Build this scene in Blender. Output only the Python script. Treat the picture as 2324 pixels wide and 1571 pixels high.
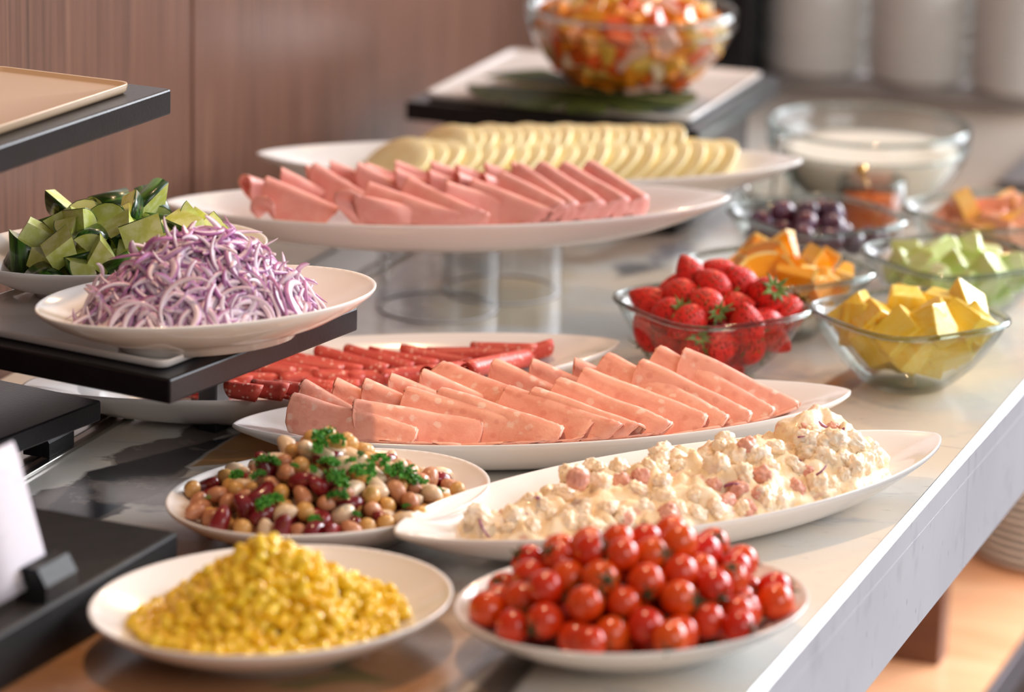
import bpy, bmesh, math, random
import numpy as np
from mathutils import Vector, Matrix, Quaternion, noise
for o in list(bpy.data.objects): bpy.data.objects.remove(o)
SC = bpy.context.scene
C = SC.collection
random.seed(7); rng = np.random.default_rng(7)
# ------------------------------------------------------------------ camera
W, H, F, PITCH, ROLL = 2324, 1571, 8200.0, math.radians(15.6), math.radians(1.5)
fw = np.array([0, math.cos(PITCH), -math.sin(PITCH)]); rt0 = np.array([1., 0, 0]); up0 = np.cross(rt0, fw)
RT = rt0*math.cos(ROLL)+up0*math.sin(ROLL); UP = -rt0*math.sin(ROLL)+up0*math.cos(ROLL)
EYE = -fw*(F/3000)
cam = bpy.data.cameras.new('camera'); camo = bpy.data.objects.new('camera', cam); C.objects.link(camo)
cam.sensor_width = 36; cam.lens = 36*F/W; cam.clip_start = .05; cam.clip_end = 50
M = Matrix.Identity(4)
for i in range(3):
    M[i][0] = RT[i]; M[i][1] = UP[i]; M[i][2] = -fw[i]; M[i][3] = EYE[i]
camo.matrix_world = M
cam.dof.use_dof = True; cam.dof.focus_distance = 2.41; cam.dof.aperture_fstop = 4.0
SC.camera = camo
# ------------------------------------------------------------------ world, lights, exposure
SC.view_settings.view_transform = 'Standard'; SC.view_settings.look = 'None'
SC.view_settings.gamma = 1; SC.view_settings.use_curve_mapping = False
SC.view_settings.exposure = 0.40
wd = bpy.data.worlds.new('room_light'); SC.world = wd; wd.use_nodes = True
wd.node_tree.nodes['Background'].inputs[0].default_value = (1.0, .93, .90, 1)
wd.node_tree.nodes['Background'].inputs[1].default_value = .185
def area(name, loc, target, size, energy, col):
    l = bpy.data.lights.new(name, 'AREA'); l.shape = 'RECTANGLE'; l.size, l.size_y = size; l.energy = energy; l.color = col
    o = bpy.data.objects.new(name, l); C.objects.link(o); o.location = loc
    o.rotation_euler = (Vector(target)-Vector(loc)).to_track_quat('-Z', 'Y').to_euler()
def spot(name, loc, target, energy, col, ang=60, blend=.6, rad=.03):
    l = bpy.data.lights.new(name, 'SPOT'); l.energy = energy; l.color = col; l.spot_size = math.radians(ang); l.spot_blend = blend; l.shadow_soft_size = rad
    o = bpy.data.objects.new(name, l); C.objects.link(o); o.location = loc
    o.rotation_euler = (Vector(target)-Vector(loc)).to_track_quat('-Z', 'Y').to_euler()
area('window_daylight', (3.4, 1.0, 1.5), (.2, 0, 0), (3.2, 1.9), 130, (.90, .94, 1.0))
area('window_daylight_far', (3.0, 3.2, 1.7), (.3, .6, 0), (1.6, 1.6), 120, (.93, .95, 1.0))
area('added_front_fill', (2.6, -3.4, 1.9), (.1, -.1, 0), (2.6, 1.8), 40, (1.0, .96, .92))  # soft fill added behind the camera; no window is known there
LZ_ = -.36
WARM = (1.0, .62, .34)
spot('ceiling_spot', (-.10, -.30, 1.75), (-.12, -.55, 0), 40, WARM, 44, .8, .035)
spot('ceiling_spot.001', (.42, 1.15, 1.10), (.02, -.05, 0), 16, WARM, 62, .8, .03)
area('added_shelf_light', (.43, .03, -.095), (.47, .02, LZ_), (1.4, .03), 2.4, (1., .72, .52))  # added to brighten the lower shelf and its plates; no such lamp seen
spot('ceiling_spot.002', (.15, .10, 1.9), (.22, .05, 0), 11, WARM, 50, .9, .035)
# ------------------------------------------------------------------ projection helpers (pixel + height -> place)
def ray(u, v):
    d = fw*F+RT*(u-W/2)+UP*(H/2-v); return d/np.linalg.norm(d)
def at(u, v, z=0.):
    d = ray(u, v); return EYE+d*((z-EYE[2])/d[2])
def px(P):
    q = np.asarray(P)-EYE; w = q@fw; return np.array([W/2+F*(q@RT)/w, H/2-F*(q@UP)/w])
E0 = at(1720, 1571); E1 = at(2324, 880)
AL = (E1-E0)/np.linalg.norm(E1-E0); IN = np.array([-AL[1], AL[0], 0.])       # along the counter, in from its front edge
CANG = math.atan2(AL[1], AL[0])
def cf(a, i, z=0.): return E0+AL*a+IN*i+np.array([0, 0, z])
WALL_IN = .685
def on_wall(u, v):
    d = ray(u, v); t = (WALL_IN-(EYE-E0)@IN)/(d@IN); return EYE+d*t
# ------------------------------------------------------------------ object helpers
def tag(o, label, cat, group=None, kind=None):
    if label: o['label'] = label
    if cat: o['category'] = cat
    if group: o['group'] = group
    if kind: o['kind'] = kind
    return o
def link(name, me, mat=None, parent=None, smooth=True):
    o = bpy.data.objects.new(name, me); C.objects.link(o)
    if mat is not None and not me.materials: me.materials.append(mat)
    if smooth is True:
        me.polygons.foreach_set('use_smooth', [True]*len(me.polygons))
    if parent: o.parent = parent
    return o
def mesh(name, vs, fs):
    me = bpy.data.meshes.new(name); me.from_pydata([tuple(map(float, v)) for v in vs], [], fs); me.update(); return me
def empty(name, loc, rz=0.):
    o = bpy.data.objects.new(name, None); C.objects.link(o); o.location = loc; o.rotation_euler = (0, 0, rz); o.empty_display_size = .01; return o
def from_bm(name, bm):
    me = bpy.data.meshes.new(name); bm.to_mesh(me); bm.free(); return me
def box_mesh(name, sx, sy, sz, bevel=0., seg=2, org=(0, 0, 0)):
    bm = bmesh.new(); bmesh.ops.create_cube(bm, size=1)
    for v in bm.verts: v.co = Vector((v.co.x*sx+org[0], v.co.y*sy+org[1], v.co.z*sz+org[2]))
    if bevel: bmesh.ops.bevel(bm, geom=bm.edges[:], offset=bevel, segments=seg, affect='EDGES', profile=.5)
    return from_bm(name, bm)
def prism_mesh(name, poly, z0, z1, bevel=0.):
    bm = bmesh.new(); b = [bm.verts.new((p[0], p[1], z0)) for p in poly]; t = [bm.verts.new((p[0], p[1], z1)) for p in poly]
    n = len(poly); bm.faces.new(b[::-1]); bm.faces.new(t)
    for i in range(n): bm.faces.new((b[i], b[(i+1) % n], t[(i+1) % n], t[i]))
    bmesh.ops.recalc_face_normals(bm, faces=bm.faces)
    if bevel: bmesh.ops.bevel(bm, geom=bm.edges[:], offset=bevel, segments=2, affect='EDGES', profile=.5)
    return from_bm(name, bm)
def hull_mesh(name, pts, bevel=.0012, seg=2, jit=0., seed=0):
    bm = bmesh.new()
    for p in pts: bm.verts.new(tuple(p))
    r = bmesh.ops.convex_hull(bm, input=bm.verts)
    bmesh.ops.dissolve_limit(bm, angle_limit=.09, verts=bm.verts, edges=bm.edges)
    if bevel: bmesh.ops.bevel(bm, geom=bm.edges[:], offset=bevel, segments=seg, affect='EDGES', profile=.6)
    if jit:
        bmesh.ops.triangulate(bm, faces=bm.faces); bmesh.ops.subdivide_edges(bm, edges=bm.edges[:], cuts=1, use_grid_fill=True)
        for v in bm.verts:
            q = v.co*220+Vector((seed*7.1, seed*3.3, 0)); v.co += Vector(noise.noise_vector(q))*jit
    bmesh.ops.recalc_face_normals(bm, faces=bm.faces)
    return from_bm(name, bm)
def loft(rings, closed=True, cap0=False, cap1=False):
    vs = []; fs = []; n = len(rings[0])
    for r in rings: vs += [tuple(p) for p in r]
    for k in range(len(rings)-1):
        for i in range(n if closed else n-1):
            j = (i+1) % n
            fs.append((k*n+i, k*n+j, (k+1)*n+j, (k+1)*n+i))
    if cap0: fs.append(tuple(range(n))[::-1])
    if cap1: fs.append(tuple((len(rings)-1)*n+i for i in range(n)))
    return vs, fs
def fix(me):
    bm = bmesh.new(); bm.from_mesh(me); bmesh.ops.remove_doubles(bm, verts=bm.verts, dist=1e-6); bmesh.ops.recalc_face_normals(bm, faces=bm.faces); bm.to_mesh(me); bm.free(); return me
def lathe(name, prof, n=48, ax=1., by=1.):
    th = [2*math.pi*i/n for i in range(n)]
    rings = [[(r*ax*math.cos(t), r*by*math.sin(t), z) for t in th] for r, z in prof]
    return fix(mesh(name, *loft(rings)))
def tube(pts, rad, n=10, caps=True):
    pts = [Vector(p) for p in pts]; rings = []; prev = None
    for i, p in enumerate(pts):
        t = (pts[min(i+1, len(pts)-1)]-pts[max(i-1, 0)]).normalized()
        a = prev if prev is not None else (Vector((0, 0, 1)) if abs(t.z) < .9 else Vector((1, 0, 0)))
        x = (a-t*a.dot(t)).normalized(); prev = x; y = t.cross(x); r = rad[i] if hasattr(rad, '__len__') else rad
        rings.append([p+x*(r*math.cos(2*math.pi*k/n))+y*(r*math.sin(2*math.pi*k/n)) for k in range(n)])
    return loft(rings, True, caps, caps)
def rquat():
    q = rng.normal(size=4); q /= np.linalg.norm(q); return Quaternion(q)
def put(o, loc, q=None, s=1.):
    o.rotation_mode = 'QUATERNION'; o.location = tuple(map(float, loc))
    if q is not None: o.rotation_quaternion = q
    o.scale = (s, s, s) if not hasattr(s, '__len__') else s
    return o
def inst(root, parts, loc, q, s, label, cat, group):       # copy of a thing with its parts (shared meshes)
    r = root.copy(); C.objects.link(r); put(r, loc, q, s); tag(r, label, cat, group)
    for p in parts:
        c = p.copy(); C.objects.link(c); c.parent = r
    return r
# ------------------------------------------------------------------ materials
def lin(h):
    h = h.lstrip('#'); c = [int(h[i:i+2], 16)/255 for i in (0, 2, 4)]
    return tuple(x/12.92 if x <= .04045 else ((x+.055)/1.055)**2.4 for x in c)+(1,)
class NT:
    def __init__(s, name):
        s.m = bpy.data.materials.new(name); s.m.use_nodes = True; s.t = s.m.node_tree; s.b = s.t.nodes['Principled BSDF']; s.out = s.t.nodes['Material Output']
        s.tc = None
    def n(s, typ, **kw):
        x = s.t.nodes.new(typ)
        for k, v in kw.items(): setattr(x, k, v)
        return x
    def l(s, a, b): s.t.links.new(a, b)
    def val(s, sock, v):
        if isinstance(v, bpy.types.NodeSocket): s.l(v, sock)
        else: sock.default_value = v
    def math(s, op, a, b=None, clamp=False):
        x = s.n('ShaderNodeMath', operation=op, use_clamp=clamp); s.val(x.inputs[0], a)
        if b is not None: s.val(x.inputs[1], b)
        return x.outputs[0]
    def mix(s, f, a, b, typ='MIX'):
        x = s.n('ShaderNodeMix', data_type='RGBA', blend_type=typ); s.val(x.inputs[0], f); s.val(x.inputs[6], a); s.val(x.inputs[7], b); return x.outputs[2]
    def coord(s, kind='Object', scale=(1, 1, 1), rot=(0, 0, 0)):
        if s.tc is None: s.tc = s.n('ShaderNodeTexCoord')
        mp = s.n('ShaderNodeMapping'); s.l(s.tc.outputs[kind], mp.inputs[0]); mp.inputs['Scale'].default_value = scale; mp.inputs['Rotation'].default_value = rot; return mp.outputs[0]
    def noise(s, vec, scale, detail=3, rough=.55, dist=0.):
        x = s.n('ShaderNodeTexNoise'); x.inputs['Scale'].default_value = scale; x.inputs['Detail'].default_value = detail; x.inputs['Roughness'].default_value = rough; x.inputs['Distortion'].default_value = dist
        if vec is not None: s.l(vec, x.inputs['Vector'])
        return x.outputs[0]
    def vor(s, vec, scale, feature='F1', rnd=1.):
        x = s.n('ShaderNodeTexVoronoi', feature=feature); x.inputs['Scale'].default_value = scale; x.inputs['Randomness'].default_value = rnd
        if vec is not None: s.l(vec, x.inputs['Vector'])
        return x
    def ramp(s, f, stops):
        x = s.n('ShaderNodeValToRGB'); s.l(f, x.inputs[0]); e = x.color_ramp.elements
        while len(e) > 1: e.remove(e[-1])
        e[0].position, e[0].color = stops[0]
        for p, c in stops[1:]:
            q = e.new(p); q.color = c
        return x.outputs[0]
    def step(s, f, a, b):
        x = s.n('ShaderNodeMapRange', interpolation_type='SMOOTHSTEP'); s.l(f, x.inputs[0]); x.inputs[1].default_value = a; x.inputs[2].default_value = b; return x.outputs[0]
    def bump(s, h, strength=.3, dist=.001):
        x = s.n('ShaderNodeBump'); x.inputs['Strength'].default_value = strength; x.inputs['Distance'].default_value = dist; s.l(h, x.inputs['Height']); s.l(x.outputs[0], s.b.inputs['Normal'])
    def rnd(s): return s.n('ShaderNodeObjectInfo').outputs['Random']
    def set(s, col=None, rough=None, spec=None, coat=None, metal=None, sss=None, trans=None, ior=None):
        if col is not None: s.val(s.b.inputs['Base Color'], col)
        if rough is not None: s.val(s.b.inputs['Roughness'], rough)
        if spec is not None: s.b.inputs['Specular IOR Level'].default_value = spec
        if coat is not None: s.b.inputs['Coat Weight'].default_value = coat; s.b.inputs['Coat Roughness'].default_value = .05
        if metal is not None: s.b.inputs['Metallic'].default_value = metal
        if sss is not None:
            s.b.inputs['Subsurface Weight'].default_value = sss; s.b.inputs['Subsurface Radius'].default_value = (.006, .003, .002); s.b.inputs['Subsurface Scale'].default_value = 1.
        if trans is not None: s.b.inputs['Transmission Weight'].default_value = trans
        if ior is not None: s.b.inputs['IOR'].default_value = ior
        return s.m
def plain(name, c1, c2=None, rough=.4, scale=60, coat=0., vary=0., bump=0., bscale=200, sss=None, spec=None, metal=None):
    t = NT(name); a = lin(c1)
    if c2:
        f = t.noise(t.coord(), scale, 3); f = t.step(f, .35, .65); col = t.mix(f, a, lin(c2))
    else: col = t.mix(0., a, a)
    if vary:
        h = t.n('ShaderNodeHueSaturation'); r = t.rnd(); t.l(t.math('ADD', t.math('MULTIPLY', r, vary*2), 1-vary), h.inputs['Value']); t.l(col, h.inputs['Color']); col = h.outputs[0]
    if bump: t.bump(t.noise(t.coord(), bscale, 3), bump)
    return t.set(col, rough, spec, coat, metal, sss)
PORC = plain('white_porcelain', '#f1ece8', None, rough=.16, coat=.5)
PORC2 = plain('stacked_porcelain', '#f6f3ef', None, rough=.25)
BLACK = plain('black_lacquer', '#101014', '#17161b', rough=.30, bump=.15, bscale=400)
BLACKW = plain('black_painted_wood', '#08080a', '#0f0e12', rough=.55, bump=.35, bscale=300)
STEEL = plain('brushed_steel', '#a9a6a0', None, rough=.28, metal=1.)
CHROME = plain('polished_steel', '#d8d6d4', None, rough=.08, metal=1.)
GOLD = plain('gold_metal', '#e3b878', None, rough=.12, metal=1.)
def thin_glass(name, tint, edge, gloss=.9):
    t = NT(name); lw = t.n('ShaderNodeLayerWeight'); lw.inputs[0].default_value = .5; fc = lw.outputs['Facing']
    tr = t.n('ShaderNodeBsdfTransparent'); t.l(t.mix(t.math('POWER', fc, 3.), lin(tint), lin(edge)), tr.inputs[0])
    gl = t.n('ShaderNodeBsdfGlossy'); gl.inputs['Roughness'].default_value = .03
    f = t.math('ADD', t.math('MULTIPLY', t.math('POWER', fc, 4.5), gloss), .035)
    mx = t.n('ShaderNodeMixShader'); t.l(f, mx.inputs[0]); t.l(tr.outputs[0], mx.inputs[1]); t.l(gl.outputs[0], mx.inputs[2]); t.l(mx.outputs[0], t.out.inputs[0]); return t.m
GLASS = thin_glass('clear_glass', '#fdfefd', '#c4ccc9')
ACRYL = thin_glass('clear_acrylic', '#fbfbfb', '#eceef1', .9)
t = NT('glass_rim'); GRIM = t.set(lin('#c9d4d0'), .02, trans=1., ior=1.5)
# wood wall
def wood_mat():
    t = NT('walnut_veneer'); v = t.coord('Object', (1, 1, .012)); fine = t.noise(v, 420, 4, .6); v2 = t.coord('Object', (1, 1, .03)); mid = t.noise(v2, 60, 3); v3 = t.coord('Object', (1, 1, .1)); big = t.noise(v3, 7, 2)
    col = t.ramp(fine, [(.32, lin('#35221a')), (.5, lin('#6d4b3c')), (.68, lin('#8a6350'))])
    col = t.mix(t.math('MULTIPLY', t.step(mid, .35, .65), .45), col, lin('#5d3c2c'))
    col = t.mix(t.math('MULTIPLY', t.step(big, .3, .7), .35), col, lin('#7b5442'))
    t.bump(fine, .35, .0006); return t.set(col, .42, .35)
WOODW = wood_mat()
def shelf_mat(name, a, b):
    t = NT(name); v = t.coord('Object', (3, .3, 1)); f = t.noise(v, 14, 4, .6, .6)
    return t.set(t.mix(t.step(f, .3, .7), lin(a), lin(b)), .35)
SHELF = shelf_mat('light_wood', '#d9a681', '#e7bd9a'); BROWN = shelf_mat('brown_wood', '#5d3a2c', '#6f4836')
def counter_mat():
    t = NT('printed_marble'); g = t.n('ShaderNodeNewGeometry'); P = g.outputs['Position']
    def distort(scale, amt):
        x = t.n('ShaderNodeTexNoise'); x.inputs['Scale'].default_value = scale; x.inputs['Detail'].default_value = 5; t.l(P, x.inputs['Vector'])
        a = t.n('ShaderNodeVectorMath', operation='SUBTRACT'); t.l(x.outputs['Color'], a.inputs[0]); a.inputs[1].default_value = (.5, .5, .5)
        b = t.n('ShaderNodeVectorMath', operation='SCALE'); t.l(a.outputs[0], b.inputs[0]); b.inputs['Scale'].default_value = amt
        c = t.n('ShaderNodeVectorMath', operation='ADD'); t.l(P, c.inputs[0]); t.l(b.outputs[0], c.inputs[1]); return c.outputs[0]
    Pc, Pr = distort(30, .006), distort(22, .06)
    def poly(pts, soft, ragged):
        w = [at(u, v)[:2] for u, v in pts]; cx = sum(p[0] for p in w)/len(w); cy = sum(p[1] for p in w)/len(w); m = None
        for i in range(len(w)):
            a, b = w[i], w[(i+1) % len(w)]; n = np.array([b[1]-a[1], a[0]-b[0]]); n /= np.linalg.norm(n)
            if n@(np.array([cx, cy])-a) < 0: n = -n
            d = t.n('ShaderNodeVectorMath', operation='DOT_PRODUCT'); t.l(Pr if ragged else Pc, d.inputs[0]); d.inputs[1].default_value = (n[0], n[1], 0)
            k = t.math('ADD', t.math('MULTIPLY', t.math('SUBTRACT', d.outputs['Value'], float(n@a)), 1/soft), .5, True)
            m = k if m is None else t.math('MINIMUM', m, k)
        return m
    big = t.noise(P, 5, 3); st = t.n('ShaderNodeMapping'); st.inputs['Rotation'].default_value = (0, 0, -.5); st.inputs['Scale'].default_value = (.35, 1.5, 1); t.l(P, st.inputs[0])
    med = t.noise(st.outputs[0], 26, 5, .6, 1.2); fine = t.noise(st.outputs[0], 120, 4, .6)
    col = t.mix(t.step(big, .42, .58), lin('#d6d6d2'), lin('#ded3c4'))
    col = t.mix(t.math('MULTIPLY', t.step(med, .60, .72), .55), col, lin('#a7abb2'))
    col = t.mix(t.math('MULTIPLY', t.step(fine, .64, .72), .5), col, lin('#8d8f98'))
    for pts, c, soft, rag, amt in [
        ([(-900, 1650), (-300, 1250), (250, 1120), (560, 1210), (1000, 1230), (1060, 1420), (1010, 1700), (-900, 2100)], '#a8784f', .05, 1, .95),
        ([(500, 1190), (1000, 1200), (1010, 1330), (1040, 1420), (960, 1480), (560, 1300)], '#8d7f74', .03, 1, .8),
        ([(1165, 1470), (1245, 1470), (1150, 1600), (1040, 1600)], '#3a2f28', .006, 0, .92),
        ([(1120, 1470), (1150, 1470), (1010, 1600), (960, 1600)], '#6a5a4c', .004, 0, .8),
        ([(690, 1495), (760, 1490), (850, 1530), (770, 1535)], '#5b5a36', .006, 1, .8),
        ([(600, 1540), (800, 1525), (880, 1545), (640, 1560)], '#6d6a3c', .006, 1, .7),
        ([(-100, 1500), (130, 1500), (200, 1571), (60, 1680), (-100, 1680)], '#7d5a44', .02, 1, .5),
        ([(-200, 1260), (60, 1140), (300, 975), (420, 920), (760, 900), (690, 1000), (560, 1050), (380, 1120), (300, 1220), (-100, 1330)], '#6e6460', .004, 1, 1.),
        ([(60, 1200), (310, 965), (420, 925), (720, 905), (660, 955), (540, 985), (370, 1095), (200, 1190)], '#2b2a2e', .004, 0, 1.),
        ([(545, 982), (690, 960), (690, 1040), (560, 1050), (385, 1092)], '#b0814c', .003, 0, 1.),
        ([(200, 1095), (460, 1070), (560, 1090), (500, 1170), (240, 1150)], '#8d8078', .01, 1, .9),
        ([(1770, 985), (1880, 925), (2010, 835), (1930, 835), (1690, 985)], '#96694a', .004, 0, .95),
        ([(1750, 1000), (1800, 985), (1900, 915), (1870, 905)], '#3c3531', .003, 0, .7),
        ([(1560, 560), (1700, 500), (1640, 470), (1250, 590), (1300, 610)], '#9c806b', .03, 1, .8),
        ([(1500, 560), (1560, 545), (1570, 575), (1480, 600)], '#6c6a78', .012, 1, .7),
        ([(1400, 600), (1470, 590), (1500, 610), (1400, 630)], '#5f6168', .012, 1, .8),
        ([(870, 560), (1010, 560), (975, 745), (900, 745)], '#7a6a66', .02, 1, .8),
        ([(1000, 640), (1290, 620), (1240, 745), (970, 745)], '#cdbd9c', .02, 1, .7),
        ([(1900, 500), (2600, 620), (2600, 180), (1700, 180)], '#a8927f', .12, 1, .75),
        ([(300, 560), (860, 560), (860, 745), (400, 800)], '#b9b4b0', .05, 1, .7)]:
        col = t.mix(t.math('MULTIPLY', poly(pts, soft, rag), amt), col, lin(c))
    blot = t.noise(P, 48, 6, .62); col = t.mix(t.math('MULTIPLY', t.step(blot, .60, .63), .16), col, lin('#c8b9a8'))
    return t.set(col, t.math('ADD', t.math('MULTIPLY', med, .12), .12), .5)
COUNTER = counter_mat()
def front_marble():
    t = NT('veined_grey_marble'); v = t.coord('Object', (1.0, .4, 1.), (0, .0, 0)); m = t.coord('Object', (1.6, 1.6, .55))
    m2 = t.coord('Object', (1., 1., .5)); a = t.noise(m2, 45, 2, .5); b = t.noise(m2, 150, 1, .4); c = t.noise(v, 4, 2)
    col = t.mix(t.step(c, .3, .7), lin('#bdbac1'), lin('#c9c7cc'))
    col = t.mix(t.math('MULTIPLY', t.step(a, .55, .8), .5), col, lin('#a3a0ab')); col = t.mix(t.math('MULTIPLY', t.step(b, .68, .84), .6), col, lin('#767286'))
    return t.set(col, .22, .5)
FRONT = front_marble(); CHAMF = plain('polished_marble_edge', '#f0eef0', '#e4e2e6', rough=.12, scale=30)
GROOVE = plain('light_grout', '#efecee', None, rough=.3)
# ------------------------------------------------------------------ setting: wall, floor
def frame_obj(o, origin):           # counter-aligned local frame: x along the counter, y inward
    o.location = tuple(map(float, origin)); o.rotation_euler = (0, 0, CANG); return o
seam_a = float((on_wall(437, 210)-E0)@AL)
wall = tag(frame_obj(link('wall_left', box_mesh('wall_left', 4.2, .03, 2.6, org=(.6, .022+.015, 0)), plain('wall_backing', '#060404', None, rough=.9), smooth=False), cf(0, WALL_IN, .35)), None, None, kind='structure')
gap = .0036
edges = [-1.5, seam_a-1.2, seam_a, seam_a+1.2, 2.7]
for k in range(4):
    a, b = edges[k]+gap/2, edges[k+1]-gap/2
    p = link('wood_panel', box_mesh('wood_panel', b-a, .02, 2.6, .0012, 1, org=(0, .010, 0)), WOODW, wall, smooth=False); p.location = ((a+b)/2, 0, 0)
fl = tag(link('floor', box_mesh('floor', 8, 8, .05, org=(0, 1, -.025)), plain('dark_floor', '#3a2a22', '#46332a', rough=.5), smooth=False), None, None, kind='structure'); fl.location = (0, 0, -.92)
# ------------------------------------------------------------------ the counter
ctr = tag(empty('buffet_counter', cf(0, 0, -.92), CANG), 'long buffet counter with printed marble top and grey veined marble front', 'counter')
def cpart(name, me, mat, parent=ctr, smooth=False):
    o = link(name, me, mat, parent, smooth=smooth); o.location.z = .92; return o
joint = float((at(2195, 1020)-E0)@AL); T = .088; CH = .0040
js = [joint-1.8, joint-.9, joint, joint+.9, joint+1.8, joint+2.7]
body_me = box_mesh('counter_body', js[-1]-js[0]-.02, WALL_IN-.012-.012, T-.012-.002, org=((js[0]+js[-1])/2, (WALL_IN-.012)/2+.008, -.012-(T-.014)/2))
cpart('counter_body', body_me, FRONT)
for k in range(5):
    a, b = js[k]+.0004, js[k+1]-.0004
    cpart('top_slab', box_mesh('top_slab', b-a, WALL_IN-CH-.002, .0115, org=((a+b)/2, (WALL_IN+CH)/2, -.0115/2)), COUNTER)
    poly = [(0.0, -CH), (CH, 0), (CH, -.012), (.004, -.02), (0, -.02)]
    vs = [(a, y, z) for y, z in poly]+[(b, y, z) for y, z in poly]
    cpart('edge_strip', fix(mesh('edge_strip', vs, [(0, 1, 2, 3, 4), (9, 8, 7, 6, 5)]+[(i, (i+1) % 5, 5+(i+1) % 5, 5+i) for i in range(5)])), CHAMF if False else FRONT)
    cpart('bevel_strip', fix(mesh('bevel_strip', [(a, -.0004, -CH), (a, CH, .0003), (b, CH, .0003), (b, -.0004, -CH), (a, .003, -CH), (b, .003, -CH)], [(0, 1, 2, 3), (0, 4, 1), (3, 2, 5), (0, 3, 5, 4), (1, 4, 5, 2)])), CHAMF)
    cpart('front_panel', box_mesh('front_panel', b-a, .008, T-.0206, org=((a+b)/2, .004, -.0206-(T-.0206)/2)), FRONT)
    cpart('groove_line', box_mesh('groove_line', b-a, .004, .0007, org=((a+b)/2, .0024, -.0203)), GROOVE)
# steel rail along the counter by the wall
RI = .556
rail = tag(empty('steel_rail', cf(.3, RI, 0), CANG), 'brushed steel rail set along the counter beside the wall', 'rail')
for nm, y0, y1, h in (('channel', .014, .060, .0012), ('lip', .0, .006, .0028), ('lip', .060, .064, .003)):
    link(nm, box_mesh(nm, 2.6, y1-y0, h, .0005, 1, org=(0, (y0+y1)/2, h/2+.0002)), STEEL, rail, smooth=False)
link('slope', fix(mesh('slope', [(-1.3, .006, .0026), (1.3, .006, .0026), (1.3, .014, .001), (-1.3, .014, .001), (-1.3, .006, .0004), (1.3, .006, .0004), (1.3, .014, .0004), (-1.3, .014, .0004)], [(0, 1, 2, 3), (4, 7, 6, 5), (0, 4, 5, 1), (3, 2, 6, 7), (0, 3, 7, 4), (1, 5, 6, 2)])), STEEL, rail, smooth=False)
# lower shelf, post
LZ = -.36
sh = tag(empty('lower_shelf', cf(.6, 0, LZ), CANG), 'light wooden shelf under the counter with a dark metal front edge', 'shelf')
fe = float((at(2282, 1525, LZ)-E0)@IN)
link('shelf_board', box_mesh('shelf_board', 3.0, .60-fe-.006, .03, org=(.2, (fe+.006+.60)/2, -.015)), SHELF, sh, smooth=False)
link('edge_trim', box_mesh('edge_trim', 3.0, .005, .034, .001, 1, org=(.2, fe+.0025, -.017)), plain('grey_trim', '#6f6a72', None, rough=.3, metal=.6), sh, smooth=False)
pb = at(2082, 1492, LZ)
ps = tag(frame_obj(link('support_post', box_mesh('support_post', .030, .045, -T-LZ, .001, 1, org=(0, 0, (-T-LZ)/2)), BROWN, smooth=False), pb), 'dark brown wooden post between the lower shelf and the counter', 'post')
ps.rotation_euler.z = CANG
# ------------------------------------------------------------------ black risers with white square plates
def corner_frame(c, e):             # c: front-right corner, e: point along its right edge
    d = np.array(e)-np.array(c); return math.atan2(d[1], d[0])
def square_plate(name, L, Wd, loc, rz, label):
    r = .008; prof = [(0, .004), (.93, .004), (.965, .0045), (.985, .0062), (1., .0066), (1.004, .0056), (.995, .002), (.97, .0), (0, .0)]
    def ring(s, z):
        pts = []; hx, hy = L/2*s, Wd/2*s; rr = min(.008, hx, hy)
        for cx, cy, a0 in ((hx-rr, hy-rr, 0), (-hx+rr, hy-rr, 90), (-hx+rr, -hy+rr, 180), (hx-rr, -hy+rr, 270)):
            for k in range(5):
                a = math.radians(a0+k*22.5); pts.append((cx+rr*math.cos(a), cy+rr*math.sin(a), z))
        return pts
    o = link(name, fix(mesh(name, *loft([ring(max(s, .02), z) for s, z in prof], True, True, True))), PORC)
    o.location = loc; o.rotation_euler.z = rz; return tag(o, label, 'plate')
TZ = .100; TT = .0165
# tray under the onions: x along its right edge, y inward
FRc = at(385, 862, TZ); rza = corner_frame(FRc, at(813, 697, TZ)); TA, TB = float(np.linalg.norm(at(813, 697, TZ)-FRc)), .205
on_ax = np.array([math.cos(rza), math.sin(rza), 0]); on_in = np.array([-on_ax[1], on_ax[0], 0])
ris = tag(empty('display_riser', (FRc[0], FRc[1], 0), rza), 'black lacquered riser carrying the onion and cucumber plates', 'riser')
link('top_slab', box_mesh('top_slab', TA, TB, TT, .0015, 2, org=(TA/2, TB/2, TZ-TT/2)), BLACK, ris, smooth=False)
c0 = at(230, 909, .05); loc = Matrix.Rotation(-rza, 3, 'Z') @ Vector((c0-np.array([FRc[0], FRc[1], 0])))
link('lower_shelf_slab', box_mesh('lower_shelf_slab', .30, TB-loc.y, .014, .001, 1, org=(loc.x-.15, (loc.y+TB)/2, .043)), BLACK, ris, smooth=False)
for yy, xx in ((TB-.012, .03), (TB-.012, TA-.03), (TB-.10, TA-.02)):
    link('leg', box_mesh('leg', .016, .016, TZ-TT, .001, 1, org=(xx, yy, (TZ-TT)/2)), BLACK, ris, smooth=False)
cpl = FRc+on_ax*(TA/2+.003)+on_in*(TB/2+.0045)
sp = square_plate('square_plate', TA-.018, TB-.018, (cpl[0], cpl[1], TZ+.0002), rza, 'white square plate on the black riser under the onion plate')
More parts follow.
